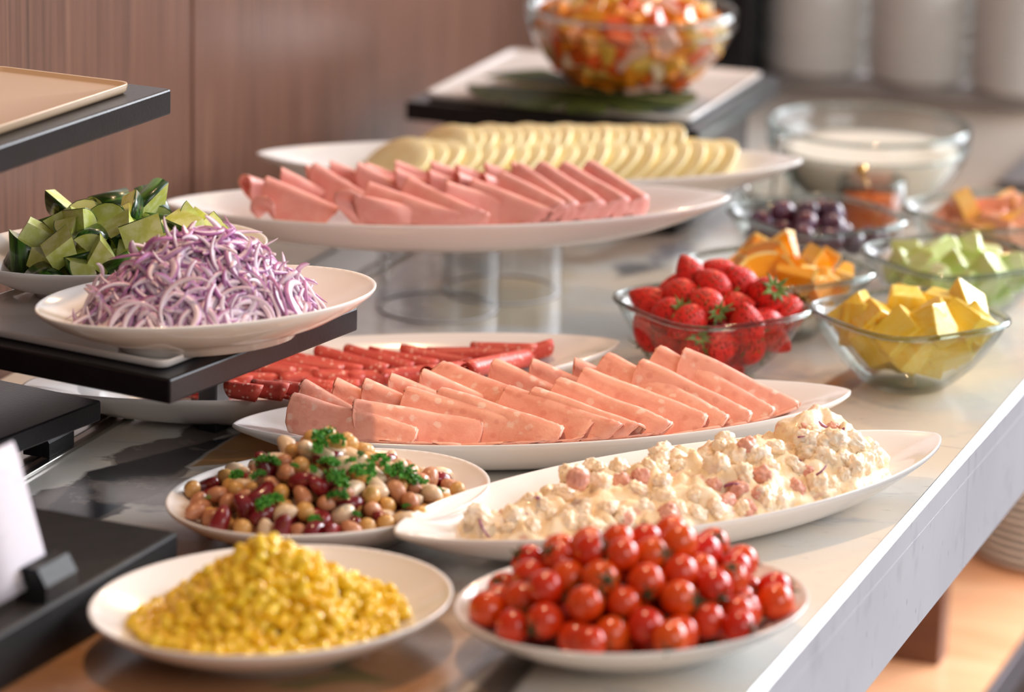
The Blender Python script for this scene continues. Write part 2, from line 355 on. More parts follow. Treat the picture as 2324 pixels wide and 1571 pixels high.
# high shelf at the upper left
UZ = .25; UB = at(389, 201, UZ); rzu = corner_frame(at(0, 332, UZ), UB); ua = np.array([math.cos(rzu), math.sin(rzu), 0]); ui = np.array([-ua[1], ua[0], 0])
UA, UW = .235, .126
uo = UB-ua*UA
ur = tag(empty('display_riser', (uo[0], uo[1], 0), rzu), 'tall black riser standing by the wall at the upper left', 'riser')
link('top_slab', box_mesh('top_slab', UA, UW, .0175, .0015, 2, org=(UA/2, UW/2, UZ-.00875)), BLACK, ur, smooth=False)
for xx in (.012, .10):
    link('leg', box_mesh('leg', .012, .012, UZ-.0175, .001, 1, org=(xx, UW-.007, (UZ-.0175)/2)), BLACK, ur, smooth=False)
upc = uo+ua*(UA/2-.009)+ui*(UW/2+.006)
bp_ = square_plate('square_plate', UA-.03, UW-.02, (upc[0], upc[1], UZ+.0002), rzu, 'square plate with painted beige wall reflection, on the tall riser at the upper left'); bp_.data.materials.clear(); bp_.data.materials.append(plain('porcelain_painted_reflection', '#b79b7d', None, rough=.3))  # beige stands in for the brown wall mirrored in a white glaze
# fruit salad riser
fL, fF, fB = at(920, 230, TZ), at(1590, 293, TZ), at(1205, 88, TZ)
rzf = corner_frame(fL, fB); fx = np.array([math.cos(rzf), math.sin(rzf), 0]); fy = np.array([fx[1], -fx[0], 0])
FA = float((at(1785, 190, TZ)-fF)@fx)+.03; FB = float((fF-fL)@fy)
fr = tag(empty('display_riser', (fL[0], fL[1], 0), rzf), 'black riser under the white plate and fruit salad bowl', 'riser')
link('top_slab', box_mesh('top_slab', FA, FB, .0165, .0015, 2, org=(FA/2, -FB/2, TZ-.00825)), BLACK, fr, smooth=False)
link('body', box_mesh('body', FA-.04, FB-.05, TZ-.017, .001, 1, org=(FA/2+.01, -FB/2, (TZ-.017)/2)), BLACK, fr, smooth=False)
fpc = fL+fx*(FA/2)+fy*(FB/2)
square_plate('square_plate', FA-.03, FB-.024, (fpc[0], fpc[1], TZ+.0002), rzf, 'white square plate under the leaf and fruit salad bowl')
# ------------------------------------------------------------------ label box and card holders at the left
bc = at(405, 1207, .034); rzb = corner_frame(at(0, 1440, .034), bc)
lb = tag(link('label_box', box_mesh('label_box', .40, .22, .034, .002, 2, org=(-.20, .11, .017)), BLACKW, smooth=False), 'low black painted wooden box beside the corn plate', 'box'); lb.location = (bc[0], bc[1], 0); lb.rotation_euler.z = rzb
PAPER = NT('white_card'); f = PAPER.noise(PAPER.coord('Object', (1, 1, 3)), 60, 4, .6); PAPER = PAPER.set(PAPER.mix(PAPER.math('MULTIPLY', PAPER.step(f, .56, .66), .25), lin('#c9c4cd'), lin('#8e8ba4')), .6)
def holder(base, rz, label):
    e = tag(empty('card_holder', base, rz), label, 'card holder')
    prof = [(-.008, 0), (.012, 0), (.012, .010), (.006, .020), (-.001, .020), (-.001, .006), (-.0028, .006), (-.0028, .020), (-.008, .018)]
    L = .034; n = len(prof)
    vs = [(-L/2, -y, z) for y, z in prof]+[(L/2, -y, z) for y, z in prof]
    fs = [tuple(range(n)), tuple(range(2*n-1, n-1, -1))]+[(i, (i+1) % n, n+(i+1) % n, n+i) for i in range(n)]
    link('wood_block', fix(mesh('wood_block', vs, fs)), BLACKW, e, smooth=False); return e
def card(base, rz, w, h, lean, label, bend=.0, off=0.):
    vs = []; fs = []; n = 10; tt = .0006
    for s in (0, 1):
        for k in range(n+1):
            zz = h*k/n; yb = lean*zz+bend*math.sin(math.pi*zz/h)+s*tt
            for x in (-w/2+off, w/2+off):
                cx = x
                if k == n: cx = x*.96
                vs.append((cx, yb, zz))
    m = 2*(n+1)
    for k in range(n): fs += [(2*k, 2*k+1, 2*k+3, 2*k+2), (m+2*k, m+2*k+2, m+2*k+3, m+2*k+1), (2*k, 2*k+2, m+2*k+2, m+2*k), (2*k+1, m+2*k+1, m+2*k+3, 2*k+3)]
    fs += [(0, m, m+1, 1), (2*n, 2*n+1, m+2*n+1, m+2*n)]
    o = link('name_card', fix(mesh('name_card', vs, fs)), PAPER); o.location = base; o.rotation_euler = (0, 0, rz); return tag(o, label, 'card')
h1 = at(100, 1345, .034); holder((h1[0], h1[1], .0341), rzb, 'black wooden card holder on the low black box')
hb1 = np.array([math.cos(rzb), math.sin(rzb), 0]); hin = np.array([-hb1[1], hb1[0], 0])
q = h1-hb1*.025+hin*.0019; card((q[0], q[1], .0405), rzb, .072, .078, .30, 'white handwritten card in the holder on the low black box')
h2 = at(105, 1030, 0); holder((h2[0], h2[1], .0032), rzb+.03, 'black wooden card holder on the steel rail')
q = h2-hb1*.03+hin*.0019; card((q[0], q[1], .0096), rzb+.03, .085, .030, .45, 'pale card in the holder on the steel rail')
# ------------------------------------------------------------------ oval plates
def plate_in(r): return .0075+.0225*max(0., (r-.34)/.66)**1.7
OPROF = [(.001, plate_in(0))]+[(r, plate_in(r)) for r in (.2, .34, .45, .55, .65, .75, .85, .93, .975)]+[(.993, .0302), (1., .0296), (1.0, .0285), (.985, .0262), (.9, .0195), (.75, .0112), (.6, .0058), (.54, .0042), (.52, .0), (.47, .0), (.45, .0032), (.001, .0032)]
def fit_ellipse(u0, u1, v0, v1, dv, z):
    cu, cv = (u0+u1)/2, (v0+v1)/2; hw, hh = (u1-u0)/2, (v1-v0)/2
    c = at(cu, cv, z); e = 1e-3
    J = np.stack([(px(c+[e, 0, 0])-px(c))/e, (px(c+[0, e, 0])-px(c))/e], 1); Ji = np.linalg.inv(J)
    S = np.array([[hw*hw, hw*dv], [hw*dv, hh*hh]]); G = Ji@S@Ji.T
    w, V = np.linalg.eigh(G); a, b = math.sqrt(w[1]), math.sqrt(w[0]); ax = V[:, 1]
    if ax[0] < 0: ax = -ax
    return c, a, b, math.atan2(ax[1], ax[0])
class Oval:
    def __init__(s, u0, u1, v0, v1, dv, zb, label):
        c, s.a, s.b, s.rz = fit_ellipse(u0, u1, v0, v1, dv, zb+.03); s.x, s.y, s.zb = c[0], c[1], zb
        o = link('oval_plate', lathe('oval_plate', OPROF, 72, s.a, s.b), PORC); o.location = (s.x, s.y, zb); o.rotation_euler.z = s.rz
        s.o = tag(o, label, 'plate', 'oval serving plates')
        print('OVAL', label, s.a, s.b, math.degrees(s.rz), ((c-E0)@AL), ((c-E0)@IN))
    def rho(s, p):
        dx, dy = p[0]-s.x, p[1]-s.y; c, sn = math.cos(s.rz), math.sin(s.rz); return math.hypot((dx*c+dy*sn)/s.a, (-dx*sn+dy*c)/s.b)
    def floor(s, p): return s.zb+plate_in(min(1., s.rho(p)))
    def pt(s, x, y, z): c, sn = math.cos(s.rz), math.sin(s.rz); return np.array([s.x+x*c-y*sn, s.y+x*sn+y*c, z])
PZ = TZ+.0046
corn_p = Oval(205, 1033, 1230, 1484, -22, 0, 'white oval plate heaped with yellow corn')
tom_p = Oval(1035, 1840, 1240, 1480, -12, 0, 'white oval plate piled with cherry tomatoes')
bean_p = Oval(380, 1117, 1013, 1212, -24, 0, 'white oval plate of mixed bean salad')
onion_p = Oval(85, 861, 598, 742, -27, PZ, 'white oval plate of sliced red onion on the black riser')
cuc_p = Oval(-90, 612, 494, 624, -16, PZ, 'white oval plate of cucumber chunks behind the red onion')
# ------------------------------------------------------------------ boat shaped platters
BA, BB, BZ = .2185, .074, .030
def boat_in(s, c):                                   # inner surface height, s radial 0..1, c = |cos| of the outline angle
    if s < .60: return .007
    k = (s-.60)/.40; return .007+(.0230+.003*c**3)*(1-(1-k)**1.35 if k < 1 else 1.)
def outline(t, s=1., B=BB, A=BA):
    sn = math.sin(t); e = 1.0+.36*min(1., s)**2
    return A*s*math.cos(t), B*s*math.copysign(abs(sn)**e, sn)
def boat_mesh():
    n = 112; rings = []
    th = [2*math.pi*i/n for i in range(n)]
    for s in (.02, .3, .5, .60, .64, .68, .74, .8, .86, .92, .965, .985):
        rings.append([outline(t, s)+(boat_in(s, abs(math.cos(t))),) for t in th])
    tipz = lambda t: .003*abs(math.cos(t))**3
    for s, z in ((.995, .0302), (1., .0296), (1.0, .0280), (.985, .0258), (.93, .0208), (.86, .0150), (.76, .0085), (.66, .0045), (.56, .0024), (.50, .0016), (.48, .0), (.44, .0), (.42, .0022), (.02, .0022)):
        rings.append([outline(t, s)+(z+tipz(t)*(z/.03),) for t in th])
    return fix(mesh('boat_platter', *loft(rings)))
BOAT = boat_mesh()
class Boat:
    def __init__(s, L, R, zb, label):
        a, b = at(*L, zb+BZ+.002), at(*R, zb+BZ+.002); s.c = (a+b)/2; s.rz = math.atan2(b[1]-a[1], b[0]-a[0]); s.zb = zb; ln = np.linalg.norm(b-a); s.k = ln/(2*BA)
        print('BOAT', label, ln)
        o = link('boat_platter', BOAT, PORC); o.location = (s.c[0], s.c[1], zb); o.rotation_euler.z = s.rz; o.scale = (s.k, 1, 1)
        tag(o, label, 'platter', 'boat shaped platters')
    def local(s, p):
        dx, dy = p[0]-s.c[0], p[1]-s.c[1]; c, sn = math.cos(s.rz), math.sin(s.rz); return (dx*c+dy*sn)/s.k, -dx*sn+dy*c
    def pt(s, x, y, z): c, sn = math.cos(s.rz), math.sin(s.rz); x = x*s.k; return np.array([s.c[0]+x*c-y*sn, s.c[1]+x*sn+y*c, z])
    def floor(s, p, want_s=False):
        x, y = s.local(p); y = abs(y); lo = min(1.2, abs(x)/BA+1e-4); hi = 1.3
        for _ in range(18):
            m = (lo+hi)/2; e = 1.0+.36*min(1., m)**2
            if BB*m*max(0., 1-(x/(BA*m))**2)**(e/2) < y: lo = m
            else: hi = m
        return s.zb+boat_in(min(1., lo), min(1., abs(x)/BA)) if not want_s else lo
HZ = .0725
ham_b = Boat((370, 462), (1657, 446), HZ, 'white boat platter of pink ham raised on a clear acrylic tube')
che_b = Boat((582, 350), (1821, 364), HZ, 'white boat platter of pale cheese slices beneath the fruit salad riser')
mor_b = Boat((527, 966), (1931, 888), 0, 'white boat platter of folded speckled sausage slices')
pot_b = Boat((897, 1212), (2130, 987), 0, 'white boat platter of creamy potato salad near the counter edge')
sr = at(1406, 776, .042); sl = sr-.436*np.array([math.cos(math.radians(20.5)), math.sin(math.radians(20.5)), 0]); slp = px(sl)
sal_b = Boat((slp[0], slp[1]), (1406, 776), 0, 'white boat platter of rolled salami beside the acrylic tubes')
# acrylic tubes
for cxy, lab in ((at(990, 735)[:2]+np.array([0, .048]), 'clear acrylic tube stand under the ham platter'), (at(1137, 692)[:2]+np.array([0, .046]), 'clear acrylic tube stand under the cheese platter')):
    r = .0485; hh = HZ-.0004; prof = [(r-.004, 0), (r, 0), (r, .002), (r, hh-.002), (r, hh), (r-.004, hh), (r-.004, hh-.002), (r-.004, .002), (r-.004, 0)]
    e = tag(empty('acrylic_stand', (cxy[0], cxy[1], 0)), lab, 'stand')
    o = link('tube_wall', lathe('tube_wall', prof, 64), ACRYL, e)
    for z in (.0008, hh-.0008):
        th = [2*math.pi*k/64 for k in range(65)]
        link('polished_rim', mesh('polished_rim', *tube([((r-.002)*math.cos(a), (r-.002)*math.sin(a), z) for a in th], .0008, 6)), plain('frosted_acrylic', '#e9e8ea', None, rough=.3) if 'frosted_acrylic' not in bpy.data.materials else bpy.data.materials['frosted_acrylic'], e)
# ------------------------------------------------------------------ folded slices
def meat_mat(name, base, alt, pale, dark, edge, spots):
    t = NT(name); v = t.coord('Object'); r = t.n('ShaderNodeObjectInfo'); add = t.n('ShaderNodeVectorMath', operation='ADD'); t.l(v, add.inputs[0]); t.l(r.outputs['Location'], add.inputs[1]); v = add.outputs[0]
    col = t.mix(t.step(t.noise(v, 90, 4), .35, .65), lin(base), lin(alt))
    if spots:
        vo = t.vor(v, spots[1]); n = t.noise(v, 200, 3)
        d = t.math('ADD', vo.outputs['Distance'], t.math('MULTIPLY', t.math('SUBTRACT', n, .5), .9))
        sel = t.n('ShaderNodeSeparateColor'); t.l(vo.outputs['Color'], sel.inputs[0])
        col = t.mix(t.math('MULTIPLY', t.math('SUBTRACT', 1., t.step(d, .18, .42)), t.math('MULTIPLY', t.step(sel.outputs[0], .55, .6), spots[0])), col, lin(pale))
        vo2 = t.vor(v, spots[1]*1.1); sel2 = t.n('ShaderNodeSeparateColor'); t.l(vo2.outputs['Color'], sel2.inputs[0])
        col = t.mix(t.math('MULTIPLY', t.math('SUBTRACT', 1., t.step(vo2.outputs['Distance'], .2, .45)), t.math('MULTIPLY', t.step(sel2.outputs[1], .6, .7), .4)), col, lin(dark))
        t.bump(t.noise(v, 500, 3), .25, .0006)
    at_ = t.n('ShaderNodeAttribute', attribute_name='rim'); col = t.mix(t.math('MULTIPLY', at_.outputs['Fac'], .7), col, lin(edge))
    return t.set(col, .42, .4, sss=.12)
MORT = meat_mat('speckled_sausage', '#e99c86', '#f0aa94', '#f6cfbd', '#d27c6c', '#f4ab90', (.75, 125))
HAM = meat_mat('pink_ham', '#f0a096', '#f4ada2', '#f0b7ab', '#d37a74', '#f59a7c', None)
SALAMI = meat_mat('salami', '#d4574a', '#c94c42', '#f4bcac', '#a83632', '#da6a5a', (.9, 320))
def folded(name, L, R, gh, zf, rho, thick, mat, seed, kx=1.0, boat=None, droop=3.2, ck=.30):
    rho0 = rho; L, R = Vector(L), Vector(R); r = R-L; rad = r.length/2*kx; r.normalize(); mid = (Vector(L)+Vector(R))/2
    sa = min(.85, max(.12, (mid.z-rho-zf)/rad)); g = Vector((gh[0], gh[1], 0)).normalized()*math.sqrt(1-sa*sa)-Vector((0, 0, sa)); g = (g-r*g.dot(r)).normalized()
    n = r.cross(g); n = n if n.z > 0 else -n
    ns, nt = 18, 22; vs = []; rim = []; sd = seed*13.7
    for i in range(ns+1):
        s = -1+2*i/ns; RD = rad*1.07; X = RD*math.sin(s*math.pi/2*.985); half = math.sqrt(RD*RD-X*X); cc = ck*RD
        for j in range(nt+1):
            tt = -1+2*j/nt; Tt = cc+half*tt; ab = abs(Tt); rho = rho0*(1.25-.5*(s+1)/2)
            if ab < math.pi*rho/2: a = Tt/rho; gc = rho*(1-math.cos(a)); nc = rho*math.sin(a)
            else: gc = rho+ab-math.pi*rho/2; f = min(1., gc/rad); nc = math.copysign(rho*(1-.45*f), Tt)
            w = noise.noise(Vector((X*30+sd, Tt*22, sd)))*.0022+noise.noise(Vector((X*90+sd, Tt*70, 3+sd)))*.0005
            p = mid+r*X+g*gc+n*(nc+w*(1 if Tt > 0 else .4)-droop*gc*gc*(1 if Tt > 0 else .6))
            if boat is not None:
                sv = boat.floor(p, True)
                if sv > .90: lx, ly = boat.local(p); q_ = boat.pt(lx*.90/sv, ly*.90/sv, p.z); p = Vector(q_)
                p.z = max(p.z, boat.floor(p)+.0012+(.0016 if Tt > 0 else 0))
            vs.append(p); rim.append(max(0., (math.hypot(X, Tt-cc)/RD-.965)/.035))
    zmin = min(p.z for p in vs)
    fs = [(i*(nt+1)+j, (i+1)*(nt+1)+j, (i+1)*(nt+1)+j+1, i*(nt+1)+j+1) for i in range(ns) for j in range(nt)]
    base = Vector((mid.x, mid.y, zf)); me = mesh(name, [p-base for p in vs], fs)
    a = me.attributes.new('rim', 'FLOAT', 'POINT'); a.data.foreach_set('value', rim)
    o = link(name, me, mat); o.location = base
    m = o.modifiers.new('thickness', 'SOLIDIFY'); m.thickness = thick; m.offset = 0
    return o
ORD = ['first', 'second', 'third', 'fourth', 'fifth', 'sixth', 'seventh', 'eighth', 'ninth', 'tenth', 'eleventh', 'twelfth', 'thirteenth', 'fourteenth', 'fifteenth', 'sixteenth', 'seventeenth', 'eighteenth', 'nineteenth', 'twentieth']
# back row first (behind), front row after
mb = [(700, 866, 830, 942), (770, 861, 910, 928), (835, 863, 985, 930), (894, 851, 1060, 917), (968, 842, 1130, 912), (1133, 819, 1300, 897), (1215, 819, 1375, 886), (1305, 816, 1440, 872)]
mf = [(681, 901, 945, 973), (812, 910, 1086, 958), (939, 887, 1211, 962), (1017, 887, 1278, 971), (1029, 834, 1354, 960), (1169, 882, 1417, 969), (1228, 887, 1464, 969), (1286, 865, 1526, 961), (1342, 843, 1603, 942), (1400, 814, 1654, 944), (1470, 822, 1704, 936), (1512, 795, 1757, 927), (1563, 795, 1809, 913)]
for row, rows, zl, zr in (('back', mb, .050, .036), ('front', mf, .048, .0350)):
    for i, (a, b, c, d) in enumerate(rows):
        lift = .012*max(0, (i-6)/6) if row == 'front' else .004
        zr_ = zr-(.006*max(0, (i-6)/6) if row == 'front' else 0)
        tag(folded('sausage_slice', at(a, b, zl+lift), at(c, d, zr_), (-.30, -.95), .009, .0068, .0018, MORT, i+(30 if row == 'back' else 0), 1., mor_b),
            f'folded speckled pink sausage slice, {ORD[i]} from the left in the {row} row', 'sausage slice', 'speckled sausage slices on the middle platter')
hf = [(515, 452, 612, 470), (557, 398, 640, 425), (615, 406, 765, 470), (765, 436, 977, 477), (848, 418, 1047, 487), (944, 411, 1125, 495), (1020, 416, 1204, 470), (1085, 411, 1264, 480), (1158, 399, 1341, 490), (1198, 380, 1350, 488), (1248, 378, 1413, 483), (1298, 376, 1468, 473), (1353, 370, 1503, 466)]
hm = [(641, 383, 735, 432), (724, 374, 830, 440), (820, 373, 930, 430), (899, 383, 1000, 430), (975, 387, 1080, 432), (1037, 390, 1130, 430), (1095, 394, 1190, 432)]
hb = [(696, 377, 790, 412), (753, 367, 850, 405), (832, 371, 930, 405), (899, 367, 1000, 404), (980, 367, 1080, 402), (1037, 375, 1130, 405), (1102, 372, 1200, 405), (1163, 369, 1260, 404)]
z0 = HZ+.009
for row, rows, zl, zr, gh in (('back', hb, .054, .042, (-.5, -.85)), ('middle', hm, .056, .040, (-.5, -.85)), ('front', hf, .053, .037, (-.4, -.9))):
    for i, (a, b, c, d) in enumerate(rows):
        k = .85 if (row == 'front' and i == 0) else 1.
        lift = .004*max(0, (i-8)/4) if row == 'front' else 0.
        tag(folded('ham_slice', at(a, b, HZ+zl*k+lift), at(c, d, HZ+zr+lift*.4), gh, z0, .0062, .0014, HAM, i+60+len(rows)*3, 1., ham_b, 3.2, .14),
            f'folded pink ham slice, {ORD[i]} from the left in the {row} row', 'ham slice', 'pink ham slices on the raised platter')
def above(u, v, boat, h):
    d = ray(u, v); best = None
    for k in np.arange(2.0, 3.4, .002):
        p = EYE+d*k
        if p[2]-boat.floor(p) <= h: return p
    return at(u, v, boat.zb+.02)
# ------------------------------------------------------------------ salami rolls
def roll(name, A, B, r0, r1, mat, seed):
    A, B = Vector(A), Vector(B); ax = (B-A); L = ax.length; ax.normalize(); x = Vector((0, 0, 1)); x = (x-ax*x.dot(ax)).normalized(); y = ax.cross(x)
    n, m = 56, 12; vs = []; turns = 2.6; ph = random.uniform(0, 6.28); vals = []
    mid = (A+B)/2; sd = seed*5.3
    for j in range(m+1):
        f = j/m; R = r0+(r1-r0)*f
        for i in range(n+1):
            k = i/n; a = ph+k*turns*2*math.pi; rr = R*(1-.72*k)*(1+.06*noise.noise(Vector((a*.8, f*4, sd))))
            off = (0.004*math.sin(a+1)*(1-k))*(1 if j in (0, m) else .0)
            p = A+ax*(L*f+(off if j == m else -off))+x*rr*math.cos(a)+y*rr*math.sin(a)*1.12; vs.append(p-mid); vals.append(0.)
    fs = [(j*(n+1)+i, j*(n+1)+i+1, (j+1)*(n+1)+i+1, (j+1)*(n+1)+i) for j in range(m) for i in range(n)]
    me = mesh(name, vs, fs); a = me.attributes.new('rim', 'FLOAT', 'POINT'); a.data.foreach_set('value', vals)
    o = link(name, me, mat); o.location = mid; md = o.modifiers.new('thickness', 'SOLIDIFY'); md.thickness = .0007; md.offset = 0; return o
def zA(x, y): return 460+x/2.371, 720+y/2.371
sb = [(250, 262, 480, 312), (320, 250, 600, 312), (395, 228, 735, 300), (505, 218, 840, 298), (630, 185, 975, 298), (785, 178, 1115, 285), (925, 190, 1245, 268), (1080, 180, 1420, 248), (1235, 195, 1640, 205), (1465, 165, 1780, 190)]
sm = [(60, 320, 240, 350), (190, 320, 372, 345), (430, 330, 700, 340), (610, 318, 840, 340), (800, 312, 960, 330), (965, 310, 1220, 300), (1215, 298, 1480, 272), (1420, 275, 1750, 220), (1600, 230, 1868, 168)]
sf = [(-60, 345, 100, 375), (30, 365, 170, 388), (150, 378, 300, 390), (290, 376, 440, 388), (400, 372, 560, 386), (560, 358, 700, 380), (680, 350, 830, 368), (-160, 360, 20, 385), (-260, 340, -60, 375)]
for row, rows, z in (('back', sb, .013), ('middle', sm, .011), ('front', sf, .0085)):
    for i, (a, b, c, d) in enumerate(rows):
        A_ = above(*zA(a, b+10), sal_b, z); B_ = above(*zA(c, d), sal_b, z-.002)
        if row == 'front': dx_ = (c-a)/2.371/3250; B_ = A_+np.array([dx_, -.22*dx_, 0]); B_[2] = max(A_[2]-.001, sal_b.floor(B_)+.0072)
        tag(roll('salami_roll', A_, B_, .0064, .0070, SALAMI, i*3+len(rows)), 
            f'rolled red salami slice, {ORD[i]} listed from the left in the {row} row'.replace(' listed', ''), 'salami slice', 'salami rolls on the platter behind the sausage')
# ------------------------------------------------------------------ cheese slices
t = NT('pale_cheese'); v = t.coord(); CHEESE = t.set(t.mix(t.step(t.noise(v, 60, 3), .3, .7), lin('#f5e0a2'), lin('#faebbc')), .4, sss=.15)
def cheese_me(R, k):
    n = 36; th = [2*math.pi*i/n for i in range(n)]
    ring = lambda r, z: [(r*math.cos(a), r*math.sin(a), z+.0022*math.sin(2*a+k)*(r/R)**2) for a in th]
    return fix(mesh('cheese_slice', *loft([ring(.001, .0018), ring(R*.6, .0018), ring(R-.0006, .0018), ring(R, .001), ring(R, -.001), ring(R-.0006, -.0018), ring(.001, -.0018)])))
CHM = [cheese_me(.034, k) for k in (0, 1.3, 2.6)]
def cheese(u, v, z, lean, az, i, row):
    p = at(u, v, z); o = link('cheese_slice', CHM[i % 3], CHEESE)
    q = Quaternion((0, 0, 1), az) @ Quaternion((0, 1, 0), lean) @ Quaternion((0, 0, 1), i*1.1); put(o, p, q)
    return tag(o, f'thin round pale cheese slice, {ORD[i]} from the left in the {row} row', 'cheese slice', 'cheese slices on the raised platter')
for i in range(18):
    f = i/17; cheese(985+f*490, 350-f*4-4*math.sin(f*3.14), HZ+.027, -.62, .5, i, 'back')
for i in range(20):
    f = i/19; cheese(890+f*700, 378-f*2-4*math.sin(f*3.0), HZ+.023, -.55, .6, i, 'front')

def row_labels(objs, noun, where, nrows=5):
    """visible ones are told apart by row and place in the row; covered ones share a label"""
    bpy.context.view_layer.update(); info = []
    for o in objs:
        c = np.array(o.matrix_world.translation); dpt = (c-EYE)@fw; r = max(o.dimensions)/2*F/dpt; info.append((px(c), dpt, r))
    vis = [i for i, (c, d, r) in enumerate(info) if not any(j != i and d2 < d and np.linalg.norm(c-c2) < .8*r2 for j, (c2, d2, r2) in enumerate(info))]
    vs_ = sorted(vis, key=lambda i: info[i][0][1]); n = len(vs_); nr = max(1, min(nrows, round(n/7))); k = 0
    nm = ['top row', 'second row down', 'third row down', 'fourth row down', 'fifth row down', 'sixth row down']
    for r_ in range(nr):
        row = sorted(vs_[round(n*r_/nr):round(n*(r_+1)/nr)], key=lambda i: info[i][0][0])
        for q, i in enumerate(row): objs[i]['label'] = f"{noun}, {ORD[min(q, 19)]} from left in {'the only row' if nr == 1 else nm[r_]} {where}"
    for i, o in enumerate(objs):
        if i not in vis: o['label'] = f"{noun} mostly covered by others {where}"
# ------------------------------------------------------------------ heaps: entry of a pixel ray into a heap
def enter(u, v, inside, near=1.5, far=4.2, stepm=.002):
    d = ray(u, v); p = EYE+d*near; k = near
    while k < far:
        p = EYE+d*k
        if inside(p): return p, d
        k += stepm
    return None, d
def heap_oval(pl, ax, by, h, ox=0., oy=0., pw=1.0):          # dome on an oval plate; fractions of the plate's axes
    def top(p):
        dx, dy = p[0]-pl.x, p[1]-pl.y; c, s = math.cos(pl.rz), math.sin(pl.rz); lx, ly = (dx*c+dy*s)-ox, (-dx*s+dy*c)-oy
        q = (lx/ax)**2+(ly/by)**2; return pl.zb+.008+h*max(0., 1-q)**pw if q < 1 else -9
    return lambda p: pl.floor(p) < p[2] < top(p), top
def spread(pts, rads, it=30, floor=None, move=None):
    P = np.array(pts, float); R = np.array(rads)
    for _ in range(it):
        d = P[:, None]-P[None]; L = np.linalg.norm(d, axis=2)+1e-9; np.fill_diagonal(L, 9)
        ov = (R[:, None]+R[None])*.97-L; ov[ov < 0] = 0; P += .4*np.sum(d/L[..., None]*ov[..., None], 1)*.5
        if floor is not None:
            for i in range(len(P)): P[i, 2] = max(P[i, 2], floor(P[i])+R[i]*.95)
    return P
def fill(n, inside, lo, hi, existing, rad, mind=1.75):
    out = []; tries = 0
    while len(out) < n and tries < 40000:
        tries += 1; p = lo+rng.random(3)*(hi-lo)
        if not inside(p): continue
        if all(np.sum((p-q)**2) > (rad*mind)**2 for q in existing) and all(np.sum((p-q)**2) > (rad*mind)**2 for q in out): out.append(p)
    return out
# ------------------------------------------------------------------ cherry tomatoes
def vary_mat(name, a, b, rough, coat, sss=None, spec=.5):
    t = NT(name); col = t.mix(t.rnd(), lin(a), lin(b)); return t.set(col, rough, spec, coat, sss=sss)
TOM = vary_mat('tomato_skin', '#cc1c0c', '#e4560e', .13, .4)
LEAFD = plain('tomato_calyx_green', '#2f3d20', '#4a5a2a', rough=.5, scale=2)
def sphere_me(name, sub, fn):
    bm = bmesh.new(); bmesh.ops.create_icosphere(bm, subdivisions=sub, radius=1)
    for v in bm.verts: v.co = fn(v.co.copy())
    return from_bm(name, bm)
def tomf(c):
    d = math.exp(-((1-c.z)/.05)); return Vector((c.x*1.0, c.y*1.0, c.z*1.02-.12*d))
TOMM = sphere_me('cherry_tomato', 3, tomf)
def calyx_me(name, n, L, wd, curl, stem, zc, rstem=.07):
    vs = []; fs = []
    for k in range(n):
        a = 2*math.pi*k/n+random.uniform(-.2, .2); l = L*random.uniform(.8, 1.15); b = len(vs); m = 5
        for j in range(m+1):
            f = j/m; rr = l*f; w = wd*math.sin(math.pi*min(1, .25+f*.75))**1.0*(1-f*.6)+.004; z = zc+curl*math.sin(f*2.2)*l*.5-f*f*l*.25*(1 if curl < .5 else -.4)
            x, y = rr*math.cos(a), rr*math.sin(a); tx, ty = -math.sin(a)*w, math.cos(a)*w
            vs += [(x-tx, y-ty, z-.02), (x+tx, y+ty, z-.02), (x, y, z+.03)]
        for j in range(m):
            q = b+3*j; fs += [(q, q+3, q+5, q+2), (q+2, q+5, q+4, q+1), (q+1, q+4, q+3, q)]
        fs += [(b, b+2, b+1), (b+3*m, b+3*m+1, b+3*m+2)]
    tv, tf = tube([(0, 0, zc-.02), (.02, .01, zc+stem*.5), (.06, .05, zc+stem)], [rstem, rstem*.8, rstem*1.1], 6); o = len(vs)
    vs += tv; fs += [tuple(i+o for i in f) for f in tf]
    return mesh(name, vs, fs)
TCAL = [calyx_me('calyx', 5, .75, .13, .35, .4, .90) for _ in range(3)]
t0 = link('cherry_tomato', TOMM, TOM); tc0 = [link('calyx', m, LEAFD, t0) for m in TCAL]
zt = lambda x, y: (1000+x/2.641, 1190+y/2.641)
tl = [(380, 560), (610, 600), (845, 620), (1030, 650), (1210, 635), (1395, 630), (1560, 600), (1715, 555), (350, 480), (470, 520), (650, 430), (900, 450), (1110, 495), (1395, 460), (1585, 415), (1810, 470), (1945, 440), (375, 400), (555, 310), (840, 290), (1110, 290), (1430, 310), (1545, 290), (1700, 360), (1860, 370), (550, 225), (690, 235), (720, 160), (880, 210), (950, 150), (1080, 130), (1190, 140), (1260, 215), (1430, 130), (1400, 195), (1590, 190), (1660, 150), (1680, 250), (1790, 260), (1260, 340), (960, 340)]
ins, top = heap_oval(tom_p, tom_p.a*.80, tom_p.b*.84, .058, -.004, 0, .6)
RT_ = .0104; pts = []; dirs = []
for x, y in tl:
    p, d = enter(*zt(x, y), ins)
    if p is None:
        d = ray(*zt(x, y)); p = min((EYE+d*k for k in np.arange(1.9, 2.6, .002)), key=lambda p: p[2]-top(p))
    pts.append(p+d*RT_*.75); dirs.append(d)
nv = len(pts)
lo = np.array([tom_p.x-.11, tom_p.y-.11, 0]); hi = np.array([tom_p.x+.11, tom_p.y+.11, .07])
pts += fill(80, lambda p: ins(p) and ins(p+np.array([0, 0, .006])), lo, hi, pts, RT_)
sc = [RT_*random.uniform(.93, 1.08) for _ in pts]
P = spread(pts, sc, 120, tom_p.floor)
